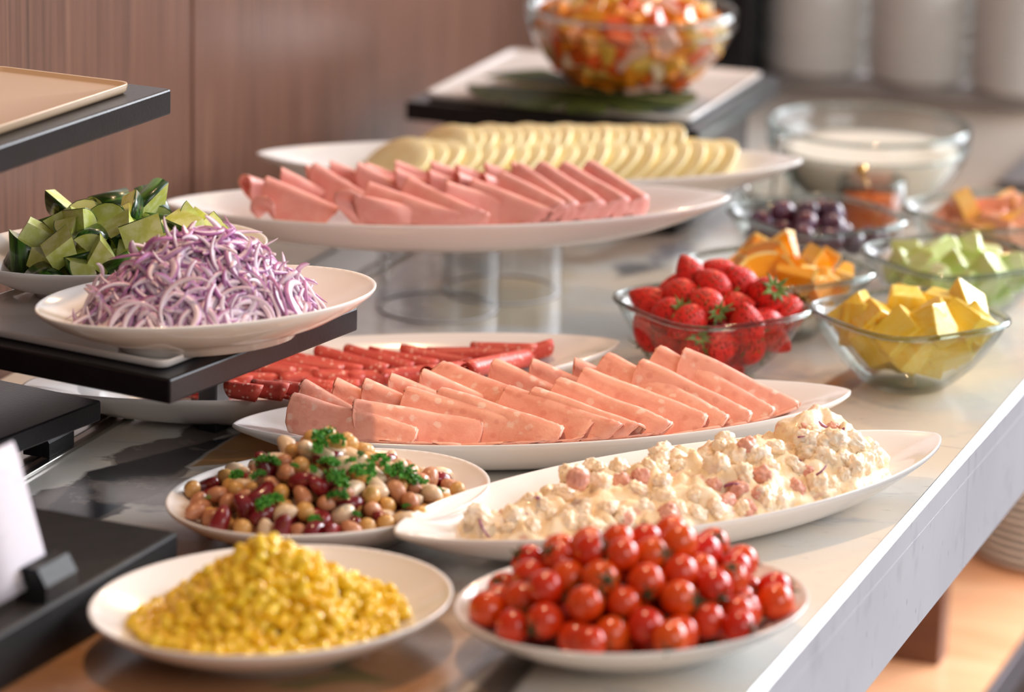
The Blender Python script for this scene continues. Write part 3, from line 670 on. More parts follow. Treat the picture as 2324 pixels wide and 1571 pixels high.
for i, p in enumerate(P):
    ax = Vector((random.uniform(-1, 1), random.uniform(-1.1, .7), random.uniform(-.5, 1))).normalized()
    q = ax.to_track_quat('Z', 'Y') @ Quaternion((0, 0, 1), random.uniform(0, 6))
    inst(t0, [tc0[i % 3]], p, q, sc[i], 'ripe red cherry tomato in the pile on the front oval plate', 'tomato', 'cherry tomatoes on the front plate')
for o in tc0+[t0]: bpy.data.objects.remove(o)
# ------------------------------------------------------------------ corn
t = NT('corn_kernel'); g = t.coord('Object'); sep = t.n('ShaderNodeSeparateXYZ'); t.l(g, sep.inputs[0]); col = t.mix(t.rnd(), lin('#f0c014'), lin('#f8da38'))
CORN = t.set(t.mix(t.math('MULTIPLY', t.step(t.noise(g, 1.5, 2), .45, .7), .5), col, lin('#e09a08')), .24, .5, .3, sss=.1)
def kern(c): return Vector((c.x*(.85+.22*c.z)*(1 if abs(c.x) < .8 else .96), c.y*.62*(.9+.15*c.z), c.z*1.05))
KM = [sphere_me('corn_kernel', 2, kern), sphere_me('corn_kernel', 2, lambda c: Vector((c.x*(.8+.3*c.z), c.y*.7, c.z*.95+.1*c.x*c.x)))]
insc, topc = heap_oval(corn_p, corn_p.a*.76, corn_p.b*.74, .062, -.002, .0, 1.0)
def dome_pts(pl, ax, by, h, ox, oy, pw, n, depth, jit=.002, lim=1.):
    out = []
    for k in range(n):
        r = math.sqrt((k+.5)/n)*lim; a = k*2.399963; lx, ly = ox+ax*r*math.cos(a), oy+by*r*math.sin(a); p = pl.pt(lx, ly, 0)
        z = pl.zb+.008+h*max(0., 1-r*r)**pw-depth; p[2] = max(z, pl.floor(p)+.003)
        out.append(p+rng.normal(size=3)*jit)
    return out
def corn_h(pl, lx, ly, ax, by, h):   # tent-like heap
    r = math.hypot(lx/ax, ly/by); return h*max(0., 1-r**1.15)
kp = []
for k in range(1000):
    r = math.sqrt((k+.5)/1000); a = k*2.399963; lx, ly = corn_p.a*.74*r*math.cos(a)-.002, corn_p.b*.72*r*math.sin(a); p = corn_p.pt(lx, ly, 0)
    r2 = r*(1+.12*noise.noise(Vector((lx*40, ly*40, 0)))); z = .0095+.056*max(0., 1-r2**1.2)+.006*noise.noise(Vector((lx*60, ly*60, 5))); dz = (k % 3)*.0035
    p[2] = max(z-dz, corn_p.floor(p)+.0035); kp.append(p+rng.normal(size=3)*.0012)
tocam = -fw
front = sorted(range(len(kp)), key=lambda i: -(np.dot(kp[i]-np.array([corn_p.x, corn_p.y, 0]), [0, -.55, .9])-.004*(i % 3)))
solo = set(front[:300]); bv, bf = [], []
kb = [(np.array([v.co for v in m.vertices]), [tuple(p.vertices) for p in m.polygons]) for m in [sphere_me('k', 1, kern)]]
for i, p in enumerate(kp):
    s = .0053*random.uniform(.85, 1.15); q = rquat()
    if i in solo:
        o = link('corn_kernel', KM[i % 2], CORN); put(o, p, q, s); tag(o, 'yellow sweetcorn kernel in the heap on the corn plate', 'corn', 'corn kernels on the front plate')
    else:
        V, Fc = kb[0]; R = np.array(q.to_matrix()); b = len(bv); bv += list(V@R.T*s+p); bf += [tuple(j+b for j in f) for f in Fc]
o = tag(link('corn_heap', mesh('corn_heap', bv, bf), CORN), 'yellow sweetcorn heap filling the front left oval plate', 'corn', None, 'stuff')
# ------------------------------------------------------------------ mixed beans and parsley
BM = {'chickpea': (vary_mat('chickpea_skin', '#d9a65a', '#c99a5c', .35, .1), .0053, (1, .95, .92), 'tan chickpea in the bean salad'),
      'white_bean': (vary_mat('white_bean_skin', '#e9cfae', '#ddc3a4', .35, .15), .0072, (1.1, .70, .64), 'cream white bean in the bean salad'),
      'pink_bean': (vary_mat('pink_bean_skin', '#b87a58', '#c48a66', .35, .15), .0066, (1., .72, .68), 'pinkish brown bean in the bean salad'),
      'kidney_bean': (vary_mat('kidney_bean_skin', '#6d1620', '#8a2226', .22, .3), .0085, (1.2, .66, .58), 'dark red kidney bean in the bean salad')}
def bean_fn(sx, bend, beak=0.):
    def f(c):
        x, y, z = c.x*sx[0], c.y*sx[1], c.z*sx[2]; y += bend*(x*x-.4); 
        if beak: k = max(0, c.x-.75)*4; x += beak*k*k*.3
        return Vector((x, y, z))
    return f
BMESH = {k: sphere_me(k, 2, bean_fn(v[2], .0 if k == 'chickpea' else .28, .6 if k == 'chickpea' else 0)) for k, v in BM.items()}
kinds = ['chickpea']*5+['white_bean']*4+['pink_bean']*4+['kidney_bean']*2
def bean_top(lx, ly): r = math.hypot((lx+.004)/(bean_p.a*.80), ly/(bean_p.b*.84)); return .0085+.056*max(0., 1-r**1.25)
bp = []; N = 230
for lay, (n, dz) in enumerate(((150, 0.), (95, .010), (45, .020))):
    for k in range(n):
        r = math.sqrt((k+.5)/n)*(.97-.08*lay); a = k*2.399963+lay; lx, ly = bean_p.a*.80*r*math.cos(a)-.004, bean_p.b*.84*r*math.sin(a); p = bean_p.pt(lx, ly, 0)
        p[2] = max(bean_top(lx, ly)-dz, bean_p.floor(p)+.004); bp.append(p+rng.normal(size=3)*.0015)
bp = spread(bp, [.0064]*len(bp), 20, bean_p.floor)
for i, p in enumerate(bp):
    k = kinds[int(rng.integers(len(kinds)))]; mt, s, _, lab = BM[k]
    o = link(k, BMESH[k], mt); put(o, p, rquat(), s*random.uniform(1.02, 1.28)); tag(o, lab, 'bean', k.replace('_', ' ')+'s in the bean salad')
for (x, y, k) in [(830, 650, 'kidney_bean'), (1300, 545, 'kidney_bean'), (1065, 630, 'kidney_bean'), (1160, 235, 'kidney_bean'), (1470, 465, 'white_bean'), (1180, 190, 'white_bean'), (1520, 635, 'white_bean'), (570, 425, 'white_bean'), (1360, 300, 'white_bean'), (745, 405, 'pink_bean'), (1580, 415, 'pink_bean')]:
    u, v = 360+x/2.98, 960+y/2.98
    p, d = enter(u, v, lambda p: bean_p.floor(p) < p[2] < bean_top(*[c for c in ((p[0]-bean_p.x)*math.cos(bean_p.rz)+(p[1]-bean_p.y)*math.sin(bean_p.rz), -(p[0]-bean_p.x)*math.sin(bean_p.rz)+(p[1]-bean_p.y)*math.cos(bean_p.rz))])+.004)
    if p is None: continue
    mt, s, _, lab = BM[k]; o = link(k, BMESH[k], mt); put(o, p+d*.002, Quaternion((0, 0, 1), random.uniform(-.5, .5)), s*1.08); tag(o, lab, 'bean', k.replace('_', ' ')+'s in the bean salad')
PARS = plain('parsley_green', '#2f7a1a', '#4f9a2c', rough=.5, scale=3, vary=.25)
def parsley_me(seed):
    r = random.Random(seed); vs = []; fs = []
    for k in range(34):
        a, b = r.uniform(0, 6.28), r.uniform(.0, 1.1); R = r.uniform(.3, 1.); c = Vector((R*math.cos(a)*.95, R*math.sin(a)*.6, (1-R)*.5+r.uniform(0, .35)))
        q = Quaternion(Vector((r.uniform(-1, 1), r.uniform(-1, 1), r.uniform(-1, 1))).normalized(), r.uniform(0, 3)); n = 7; s = r.uniform(.16, .30); b0 = len(vs)
        ring = []
        for j in range(n*2):
            rad = s*(1. if j % 2 == 0 else .62); an = math.pi*j/n; ring.append(Vector((rad*math.cos(an), rad*math.sin(an), .35*s*math.sin(an*3))))
        for z in (-.025, .025):
            for p in ring: vs.append(tuple(c+q@(p+Vector((0, 0, z)))))
        m = 2*n; fs += [tuple(b0+j for j in range(m))[::-1], tuple(b0+m+j for j in range(m))]+[(b0+j, b0+(j+1) % m, b0+m+(j+1) % m, b0+m+j) for j in range(m)]
    return mesh('parsley_sprig', vs, fs)
PM = [parsley_me(k) for k in range(6)]
def bloc(p): dx, dy = p[0]-bean_p.x, p[1]-bean_p.y; c, s = math.cos(bean_p.rz), math.sin(bean_p.rz); return dx*c+dy*s, -dx*s+dy*c
for i, (x, y, r) in enumerate([(1150, 115, 75), (1060, 190, 45), (1155, 290, 55), (1300, 265, 30), (1370, 215, 25), (1490, 265, 55), (1040, 320, 30), (740, 285, 60), (680, 370, 45), (540, 370, 45), (1365, 350, 70), (1195, 410, 80), (1210, 510, 50), (750, 570, 70), (800, 520, 40), (1640, 340, 65), (1690, 395, 60), (1740, 410, 45), (1810, 410, 25), (1900, 460, 22), (1050, 670, 40), (1330, 625, 28), (1685, 570, 25), (455, 670, 35), (690, 240, 25), (1540, 330, 30), (920, 300, 25), (330, 510, 15)]):
    u, v = 360+x/2.98, 960+y/2.98
    p, d = enter(u, v+4, lambda p: bean_p.floor(p) < p[2] < bean_top(*bloc(p))+.007)
    if p is None: p = at(u, v+4, .05); d = ray(u, v)
    p = p-d*.007+np.array([0, 0, .001])
    o = link('parsley_sprig', PM[i % 6], PARS, smooth=False); put(o, p, Quaternion((0, 0, 1), i*1.3) @ Quaternion((1, 0, 0), .5), r/2.98/3400*1.55)
    tag(o, 'crisp curly parsley sprig scattered on the bean salad', 'parsley', 'parsley on the bean salad')
# ------------------------------------------------------------------ sliced red onion
t = NT('red_onion'); a_ = t.n('ShaderNodeAttribute', attribute_name='skin'); r_ = t.rnd()
ONION = t.set(t.mix(t.step(t.math('ADD', a_.outputs['Fac'], t.math('MULTIPLY', t.math('SUBTRACT', r_, .5), .5)), .45, 1.0), lin('#eedce7'), lin('#b878b0')), .3, .5, .2, sss=.1)
def sliver(seed):
    r = random.Random(seed); R = r.uniform(.010, .019); sp = r.uniform(1.3, 3.0); n = 16; vs = []; col = []; w = r.uniform(.0013, .0026); h = r.uniform(.0008, .0013); tw = r.uniform(-.5, .5); el = r.uniform(.6, 1.1)
    for k in range(n+1):
        f = k/n; a = -sp/2+sp*f; ta = math.sin(math.pi*min(1, max(0, f)))**.5*.85+.15; c = Vector((R*math.sin(a), R*el*(math.cos(a)-1)+R*.25, tw*R*(f-.5)**2*2)); nn = Vector((math.sin(a), math.cos(a), 0))
        for dx, dz in ((-w, -h), (w, -h), (w, h), (-w, h)):
            vs.append(tuple(c+nn*dx*ta+Vector((0, 0, dz*ta)))); col.append(1. if dx > 0 else 0.)
    fs = [(4*k+j, 4*k+(j+1) % 4, 4*k+4+(j+1) % 4, 4*k+4+j) for k in range(n) for j in range(4)]+[(3, 2, 1, 0), (4*n, 4*n+1, 4*n+2, 4*n+3)]
    return vs, fs, col
SL = []
for k in range(14):
    vs, fs, col = sliver(k); me = mesh('onion_sliver', vs, fs); a = me.attributes.new('skin', 'FLOAT', 'POINT'); a.data.foreach_set('value', col); SL.append((me, vs, fs, col))
def on_top(lx, ly): r = math.hypot((lx+.006)/(onion_p.a*.66), ly/(onion_p.b*.72)); return .010+.060*max(0., 1-r**2.1)
bv, bf, bc_ = [], [], []; made = 0
for lay, (n, dz) in enumerate(((520, .0), (360, .008), (260, .018), (160, .03))):
    for k in range(n):
        r = math.sqrt((k+.5)/n); a = k*2.399963+lay*.7; lx, ly = onion_p.a*.66*r*math.cos(a)-.006, onion_p.b*.72*r*math.sin(a); p = onion_p.pt(lx, ly, 0)
        p[2] = max(onion_p.zb+on_top(lx, ly)-dz+rng.normal()*.002, onion_p.floor(p)+.003)
        # lie roughly along the heap surface
        e = .004; gx = (on_top(lx+e, ly)-on_top(lx-e, ly))/(2*e); gy = (on_top(lx, ly+e)-on_top(lx, ly-e))/(2*e); c, s = math.cos(onion_p.rz), math.sin(onion_p.rz)
        nrm = Vector((-(gx*c-gy*s), -(gx*s+gy*c), 1)).normalized(); nrm = (nrm+Vector(rng.normal(size=3))*.38).normalized()
        q = nrm.to_track_quat('Z', 'Y') @ Quaternion((0, 0, 1), random.uniform(0, 6.28)); m = SL[(k*5+lay) % 14]; sc_ = random.uniform(.8, 1.15)
        Wv = np.array(m[1])@np.array(q.to_matrix()).T*sc_+p; pen = max(onion_p.floor(w_)+.0006-w_[2] for w_ in Wv[::8]); p[2] += max(0., pen)
        vis = lay == 0 and made < 300 and (ly < .018 or on_top(lx, ly) > .05)
        if vis:
            o = link('onion_sliver', m[0], ONION); put(o, p, q, sc_); tag(o, 'thin white and purple red onion sliver in the onion heap', 'onion', 'red onion slivers on the riser plate'); made += 1
        else:
            R = np.array(q.to_matrix()); b = len(bv); bv += list(np.array(m[1])@R.T*sc_+p); bf += [tuple(j+b for j in f) for f in m[2]]; bc_ += m[3]
me = mesh('red_onion_heap', bv, bf); a = me.attributes.new('skin', 'FLOAT', 'POINT'); a.data.foreach_set('value', bc_)
tag(link('red_onion_heap', me, ONION), 'heap of finely sliced red onion on the riser plate', 'onion', None, 'stuff')
# ------------------------------------------------------------------ cucumber chunks
FLESH = plain('cucumber_flesh', '#c9d262', '#e2e8a0', rough=.25, scale=90, coat=.2, vary=.12)
t = NT('cucumber_skin'); v = t.coord('Object', (1, 1, .15)); CSKIN = t.set(t.mix(t.step(t.noise(v, 160, 3), .45, .62), lin('#1c3a12'), lin('#4a7626')), .28, .5, .3)
def cuc(seed):
    r = random.Random(seed); R = .0175; a0, a1 = (0, r.choice([math.pi*.5, math.pi*.62, math.pi])); L = r.uniform(.010, .018); t0, t1 = r.uniform(-.7, .7), r.uniform(-.7, .7); n = 9
    def z(x, y, s): return (L+x*t1 if s else -L+x*t0)
    arc = [(R*math.cos(a0+(a1-a0)*k/n), R*math.sin(a0+(a1-a0)*k/n)) for k in range(n+1)]; prof = [(0., 0.)]+arc; cx = sum(p[0] for p in prof)/len(prof); cy = sum(p[1] for p in prof)/len(prof)
    m = len(prof); vs = [(x-cx, y-cy, z(x, y, 0)) for x, y in prof]+[(x-cx, y-cy, z(x, y, 1)) for x, y in prof]
    fs = [tuple(range(m))[::-1], tuple(range(m, 2*m))]+[(i, (i+1) % m, m+(i+1) % m, m+i) for i in range(m)]
    fl_ = mesh('cucumber_chunk', vs, fs)
    sv = []; 
    for s in (0, 1):
        for k in (1.0, 1.035): sv += [(x*k-cx, y*k-cy, z(x, y, s)*1.002) for x, y in arc]
    q = n+1; sf = []
    for i in range(n): sf += [(q+i, q+i+1, 3*q+i+1, 3*q+i), (i, 2*q+i, 2*q+i+1, i+1), (i, i+1, q+i+1, q+i), (2*q+i, 3*q+i, 3*q+i+1, 2*q+i+1)]
    sf += [(0, q, 3*q, 2*q), (n, 2*q+n, 3*q+n, q+n)]
    return fl_, fix(mesh('skin', sv, sf))
CU = [cuc(k) for k in range(9)]
zc = lambda x, y: (x/2.582, 400+y/2.582)
ins_c, top_c = heap_oval(cuc_p, cuc_p.a*.66, cuc_p.b*.84, .046, .006, 0, .5)
cl = [(110, 480), (250, 350), (310, 240), (290, 480), (170, 540), (400, 290), (540, 210), (660, 270), (560, 300), (420, 480), (520, 480), (430, 400), (620, 500), (560, 400), (770, 250), (660, 350), (900, 190), (950, 280), (1010, 300), (780, 400), (740, 470), (1180, 300), (1300, 350), (1090, 290), (860, 340), (700, 200), (820, 215), (330, 560), (90, 550), (700, 540), (240, 420), (480, 560)]
pts = []
for x, y in cl:
    p, d = enter(*zc(x, y), ins_c)
    if p is None: d = ray(*zc(x, y)); p = min((EYE+d*k for k in np.arange(2.0, 3.2, .002)), key=lambda p: p[2]-top_c(p)-(9 if p[2] < cuc_p.floor(p) else 0)*0)
    if not ins_c(p) and p[2]-top_c(p) > .012: continue
    pts.append(p+d*.009)
pts += fill(26, ins_c, np.array([cuc_p.x-.11, cuc_p.y-.09, PZ]), np.array([cuc_p.x+.11, cuc_p.y+.09, PZ+.07]), pts, .0105)
pts = spread(pts, [.0105]*len(pts), 25, cuc_p.floor)
for i, p in enumerate(pts):
    f, s = CU[i % 9]; o = link('cucumber_chunk', f, FLESH, smooth=False); put(o, p, rquat(), .86); link('skin', s, CSKIN, o)
    tag(o, 'cut green cucumber chunk with dark skin in the cucumber pile', 'cucumber', 'cucumber chunks on the riser plate')
# ------------------------------------------------------------------ potato salad
def salad_mat(name, a, b, pinkamt, k=1.):
    t = NT(name); v = t.coord('Object', (k, k, k)); r = t.n('ShaderNodeObjectInfo'); add = t.n('ShaderNodeVectorMath', operation='ADD'); t.l(v, add.inputs[0]); t.l(r.outputs['Location'], add.inputs[1]); v = add.outputs[0]
    col = t.mix(t.step(t.noise(v, 110, 4), .35, .65), lin(a), lin(b)); vo = t.vor(v, 330); se = t.n('ShaderNodeSeparateColor'); t.l(vo.outputs['Color'], se.inputs[0])
    col = t.mix(t.math('MULTIPLY', t.math('SUBTRACT', 1., t.step(vo.outputs['Distance'], .10, .18)), t.step(se.outputs[0], .84, .86)), col, lin('#8f4a40'))
    col = t.mix(t.math('MULTIPLY', t.step(t.noise(v, 70, 3), .60, .70), pinkamt), col, lin('#d89584'))
    if k == 1.: t.bump(t.noise(v, 260, 5, .65), .45, .0012)
    return t.set(col, .34, .5, .15, sss=.15)
SALAD = salad_mat('creamy_dressing', '#f3d8ac', '#fae8cc', .6); POTATO = salad_mat('dressed_potato', '#fde4c0', '#fff1de', .2, .0075)
HAMC = plain('ham_dice', '#dd9a86', '#e8b09c', rough=.4, scale=1.2); RIND = plain('onion_strip_purple', '#8c3f6c', '#b77a9c', rough=.3, scale=100)
zl_ = lambda x, y: (880+x/3.521, 940+y/3.521); zr_ = lambda x, y: (1480+x/3.418, 940+y/3.418)
# heap profile along the platter (local x) : height and half width
def pot_prof(x):
    xs = [-.175, -.155, -.11, -.07, -.03, 0., .03, .055, .08, .105, .125, .15, .165]; hs = [0, .018, .024, .030, .034, .034, .038, .039, .038, .050, .048, .032, 0]; ws = [0, .025, .041, .051, .057, .060, .060, .059, .056, .051, .044, .031, 0]
    return np.interp(x, xs, hs), np.interp(x, xs, ws)
def pot_top(x, y):
    h, w = pot_prof(x)
    if w <= 0 or abs(y) > w: return -1
    n = noise.noise(Vector((x*55, y*55, 0)))*.010+noise.noise(Vector((x*120, y*120, 4)))*.006
    return .0075+(h+n)*max(0., 1-(y/w)**2)**.45
nx, ny = 110, 36; vs = []; fs = []
for i in range(nx+1):
    x = -.174+.338*i/nx; h, w = pot_prof(x)
    for j in range(ny+1):
        y = w*(-1+2*j/ny); z = max(pot_top(x, y*.995), pot_b.floor(pot_b.pt(x, y, 0))+.0005) if 0 < j < ny and 0 < i < nx else -1; v3 = Vector((x, y, z)); nv = noise.noise_vector(v3*190)*.0022+noise.noise_vector(v3*70)*.003
        vs.append((x+nv.x, y+nv.y, max(.0072, pot_b.floor(pot_b.pt(x, y, 0))-.0004, z+nv.z)))
fs = [(i*(ny+1)+j, (i+1)*(ny+1)+j, (i+1)*(ny+1)+j+1, i*(ny+1)+j+1) for i in range(nx) for j in range(ny)]
o = tag(link('potato_salad', mesh('potato_salad', vs, fs), SALAD), 'creamy potato salad mass spread along the boat platter', 'salad', None, 'stuff'); o.location = (pot_b.c[0], pot_b.c[1], 0); o.rotation_euler.z = pot_b.rz
def lump(name, seed, e=2.6, rough=.26):
    r = random.Random(seed); dims = Vector((r.uniform(.8, 1.15), r.uniform(.75, 1.05), r.uniform(.7, .95)))
    def f(c):
        n = (abs(c.x)**e+abs(c.y)**e+abs(c.z)**e)**(1/e); d = c/n; k = 1+rough*noise.noise(d*1.6+Vector((seed*3.1, 0, 0)))+rough*.9*noise.noise(d*4.2+Vector((0, seed*2.3, 0)))+rough*.45*noise.noise(d*10+Vector((0, seed*2.3, 9)))
        return Vector((d.x*dims.x, d.y*dims.y, d.z*dims.z))*k
    return sphere_me(name, 4, f)
PL = [lump('potato_chunk', k) for k in range(8)]; HL = [lump('ham_dice', k+20, 3.2, .22) for k in range(3)]
pin = lambda p: pot_top(*pot_b.local(p)) > p[2] > pot_b.floor(p)
pc = [zl_(*q) for q in [(720, 830), (640, 900), (860, 870), (1000, 820), (1130, 700), (1230, 740), (1300, 830), (1150, 900), (1430, 870), (1470, 480), (1550, 560), (1700, 450), (1850, 450), (1400, 650), (1700, 540), (1560, 780), (1750, 760), (1880, 850), (2000, 600), (2190, 540), (2200, 320), (2180, 400), (2200, 690), (2050, 760), (1600, 900), (980, 930), (2080, 440), (1620, 430)]]
pc += [zr_(*q) for q in [(60, 440), (60, 330), (90, 280), (200, 400), (100, 660), (330, 640), (500, 420), (540, 260), (600, 280), (560, 200), (700, 470), (660, 330), (780, 320), (850, 350), (950, 270), (1050, 280), (900, 430), (1180, 200), (1250, 150), (1330, 220), (1420, 200), (1220, 290), (1330, 350), (1480, 340), (1600, 260), (1680, 300), (1560, 420), (1640, 400), (1720, 380), (1280, 550), (1100, 430), (1480, 480), (850, 620), (880, 660), (500, 740), (350, 780), (200, 750), (700, 740), (1000, 690), (1380, 540), (420, 340), (1230, 240), (1550, 230), (1700, 350)]]
k = 0
for i, (u, v) in enumerate(pc):
    p, d = enter(u, v, pin)
    if p is None: p = at(u, v, .038 if u < 1700 else .048); d = ray(u, v)
    o = link('potato_chunk', PL[i % 8], POTATO); s = random.uniform(.0052, .0086); put(o, p+d*s*.35, rquat(), s); tag(o, 'dressed potato chunk in the potato salad', 'potato', 'potato chunks in the salad')
for i, (u, v) in enumerate([zl_(1520, 520), zl_(1880, 560), zl_(2040, 540), zl_(2250, 800), zr_(480, 570), zr_(560, 690), zr_(820, 630), zr_(1110, 580), zr_(1170, 450), zr_(740, 270), zr_(1400, 130), zr_(1200, 150), zr_(740, 740), zr_(860, 480), zl_(1900, 870), zr_(660, 600)]):
    p, d = enter(u, v, pin)
    if p is None: p = at(u, v, .05); d = ray(u, v)
    o = link('ham_dice', HL[i % 3], HAMC); put(o, p+d*.003, rquat(), random.uniform(.005, .007)); tag(o, 'pink ham cube in the potato salad', 'ham cube', 'ham cubes in the potato salad')
for i, (u, v) in enumerate([zl_(2150, 420), zl_(1180, 690), zl_(1020, 800), zr_(35, 400), zr_(1130, 370), zr_(1400, 110), zr_(1250, 480), zr_(1160, 180), zl_(760, 910), zr_(600, 570)]):
    p, d = enter(u, v, pin)
    if p is None: p = at(u, v, .05); d = ray(u, v)
    o = link('onion_strip', SL[i % 14][0].copy(), None); o.data.materials.clear(); o.data.materials.append(RIND); put(o, p-d*.003, rquat(), .6); tag(o, 'purple red onion strip in the potato salad', 'onion', 'onion strips in the potato salad')
# ------------------------------------------------------------------ square glass bowls
GR, GH = .063, .054                       # rim half side, height
def sring(n, r, z, k=64, ex=3.2):
    pts = []
    for i in range(k):
        a = 2*math.pi*i/k; c, s = math.cos(a), math.sin(a); q = (abs(c)**ex+abs(s)**ex)**(-1/ex); pts.append((r*q*c, r*q*s, z))
    return pts
BPROF = [(.0, .001, 2), (.40, .0, 2.), (.47, .002, 2.1), (.58, .0085, 2.3), (.72, .0185, 2.6), (.85, .0315, 2.9), (.94, .0435, 3.1), (1.0, GH, 3.2)]
def bowl_in(r):  return float(np.interp(r, [0, .40, .50, .60, .73, .86, .95, 1.0], [.004, .004, .0065, .0125, .0225, .0350, .0465, GH]))
def bowl_mesh():
    rings = [sring(0, max(.0005, r*GR), z, 72, ex) for r, z, ex in BPROF]
    rings.append(sring(0, GR-.0022, GH, 72, 3.6))
    for r, z, ex in reversed(BPROF[1:-1]): rings.append(sring(0, r*GR-.0018, z+.0022, 72, ex))
    rings.append(sring(0, .0005, .0035, 72, 2)); return fix(mesh('bowl_body', *loft(rings)))
BOWLM = bowl_mesh(); r_ = sring(0, GR-.001, GH+.0004, 72, 3.6); RIMM = mesh('rim', *tube(r_+[r_[0], r_[1]], .0021, 8, False))
class Bowl:
    def __init__(s, u, v, label, rz=math.radians(32)):
        c = at(u, v, GH); s.x, s.y, s.rz = c[0], c[1], rz
        e = tag(empty('glass_bowl', (c[0], c[1], 0), rz), label, 'bowl', 'square glass bowls of fruit'); link('bowl_body', BOWLM, GLASS, e); link('rim', RIMM, GRIM, e)
        print('BOWL', label, c, px(c+[.0745, 0, 0]), px(c-[.0745, 0, 0]))
    def rho(s, p):
        dx, dy = p[0]-s.x, p[1]-s.y; c, sn = math.cos(s.rz), math.sin(s.rz); x, y = abs(dx*c+dy*sn), abs(-dx*sn+dy*c); ex = 2.9; return ((x**ex+y**ex)**(1/ex))/GR
    def floor(s, p):
        r = s.rho(p); return bowl_in(r) if r < 1 else 9
    def body(s, h, rr=.9, pw=.6, base=.042):
        return lambda p: (s.rho(p) < rr and s.floor(p)+.0012 < p[2] < base+(h)*max(0, 1-(s.rho(p)/rr)**2)**pw)
    def box(s): return np.array([s.x-.075, s.y-.075, 0]), np.array([s.x+.075, s.y+.075, .11])
    def keep(s, P, R):
        for i in range(len(P)):
            for _ in range(8):
                f = s.floor(P[i])
                if P[i, 2] < f+R[i]*1.0:
                    dx = np.array([s.x, s.y])-P[i, :2]; n = np.linalg.norm(dx)+1e-9; P[i, :2] += dx/n*.003; P[i, 2] += .0008
        return P
def bowl_items(bw, pix, h, rad, nfill, rr=.9, base=.042, push=.8, mind=1.7, it=15, kr=.85):
    ins = bw.body(h, rr, .6, base); pts = []
    for u, v in pix:
        p, d = enter(u, v, ins)
        if p is None: continue
        pts.append(p+d*rad*push)
    lo, hi = bw.box(); pts += fill(nfill, lambda p: ins(p) and p[2] > bw.floor(p)+rad*.6, lo, hi, pts, rad, mind)
    P = spread(pts, [rad]*len(pts), it); return bw.keep(P, [rad*kr]*len(P))
def fit_in(bw, me, q, sc_, p):
    V = np.array([v.co for v in me.vertices]); V = V[::max(1, len(V)//60)]@np.array(q.to_matrix()).T*sc_; p = np.array(p, float)
    for _ in range(30):
        pen = max((bw.floor(w)+.0026-w[2]) if w[2] < GH+.004 else -1 for w in V+p)
        if pen <= 0: break
        d = np.array([bw.x, bw.y])-p[:2]; p[:2] += d/(np.linalg.norm(d)+1e-6)*.0013; p[2] += .0009
    return p
straw_b = Bowl(1616, 690, 'square glass bowl of red strawberries'); pine_b = Bowl(2064, 714, 'square glass bowl of yellow pineapple chunks near the counter edge')
oran_b = Bowl(1771, 606, 'square glass bowl of orange segments behind the strawberries'); mel_b = Bowl(2168, 582, 'square glass bowl of pale green melon behind the pineapple')
grap_b = Bowl(1855, 490, 'square glass bowl of purple grapes behind the oranges'); gfr_b = Bowl(2252, 480, 'square glass bowl of pink grapefruit segments behind the melon')
zb = lambda x, y: (1360+x/2.411, 420+y/2.411)
# strawberries
t = NT('strawberry_skin'); v = t.coord(); vo = t.vor(v, 4.6, rnd=.4); d = vo.outputs['Distance']; col = t.mix(t.rnd(), lin('#da2420'), lin('#ec3a2c')); seed = t.math('SUBTRACT', 1., t.step(d, .12, .20))
col = t.mix(t.math('MULTIPLY', seed, .85), col, lin('#e8b060')); t.bump(t.math('MULTIPLY', t.step(d, .0, .4), 1.), .8, .05); STRAW = t.set(col, .42, .4, .0)
SCAL = plain('strawberry_leaf', '#4c6b2a', '#7d9445', rough=.5, scale=3)
def sfn(c):
    z = c.z; k = (.50+.50*math.sin(math.pi*.5*(min(1., (z+1.0)/1.35)))) if z < .35 else 1.0; k *= .98; return Vector((c.x*k*.84, c.y*k*.84, c.z*1.16-.10*math.exp(-((1-c.z)/.06))))
SM = sphere_me('strawberry', 3, sfn); SC_ = [calyx_me('calyx', 9, .75, .16, .6, .25, .95, .05) for _ in range(3)]
sl_ = [(375, 540), (455, 585), (560, 545), (640, 540), (725, 570), (300, 590), (325, 655), (660, 605), (600, 680), (850, 655), (755, 735), (910, 760), (180, 720), (290, 770), (490, 725), (400, 880), (545, 890), (650, 860), (850, 895), (1000, 890), (735, 985), (960, 800), (250, 900), (990, 720), (175, 665), (420, 740), (700, 680)]
P = bowl_items(straw_b, [zb(*q) for q in sl_], .036, .0128, 14, .86, .034)
for i, p in enumerate(P):
    up = Vector((random.uniform(-1, 1), random.uniform(-1, .6), random.uniform(-1., .6))).normalized()
    if i in (9,): up = Vector((-.8, -.5, .1))
    if i in (13, 15): up = Vector((.1, -.6, .8))
    o = link('strawberry', SM, STRAW); put(o, p, up.to_track_quat('Z', 'Y'), .0152*random.uniform(.9, 1.1)); link('calyx', SC_[i % 3], SCAL, o, smooth=False)
    tag(o, 'ripe red strawberry with green leaves in the glass bowl', 'strawberry', 'strawberries in the glass bowl')
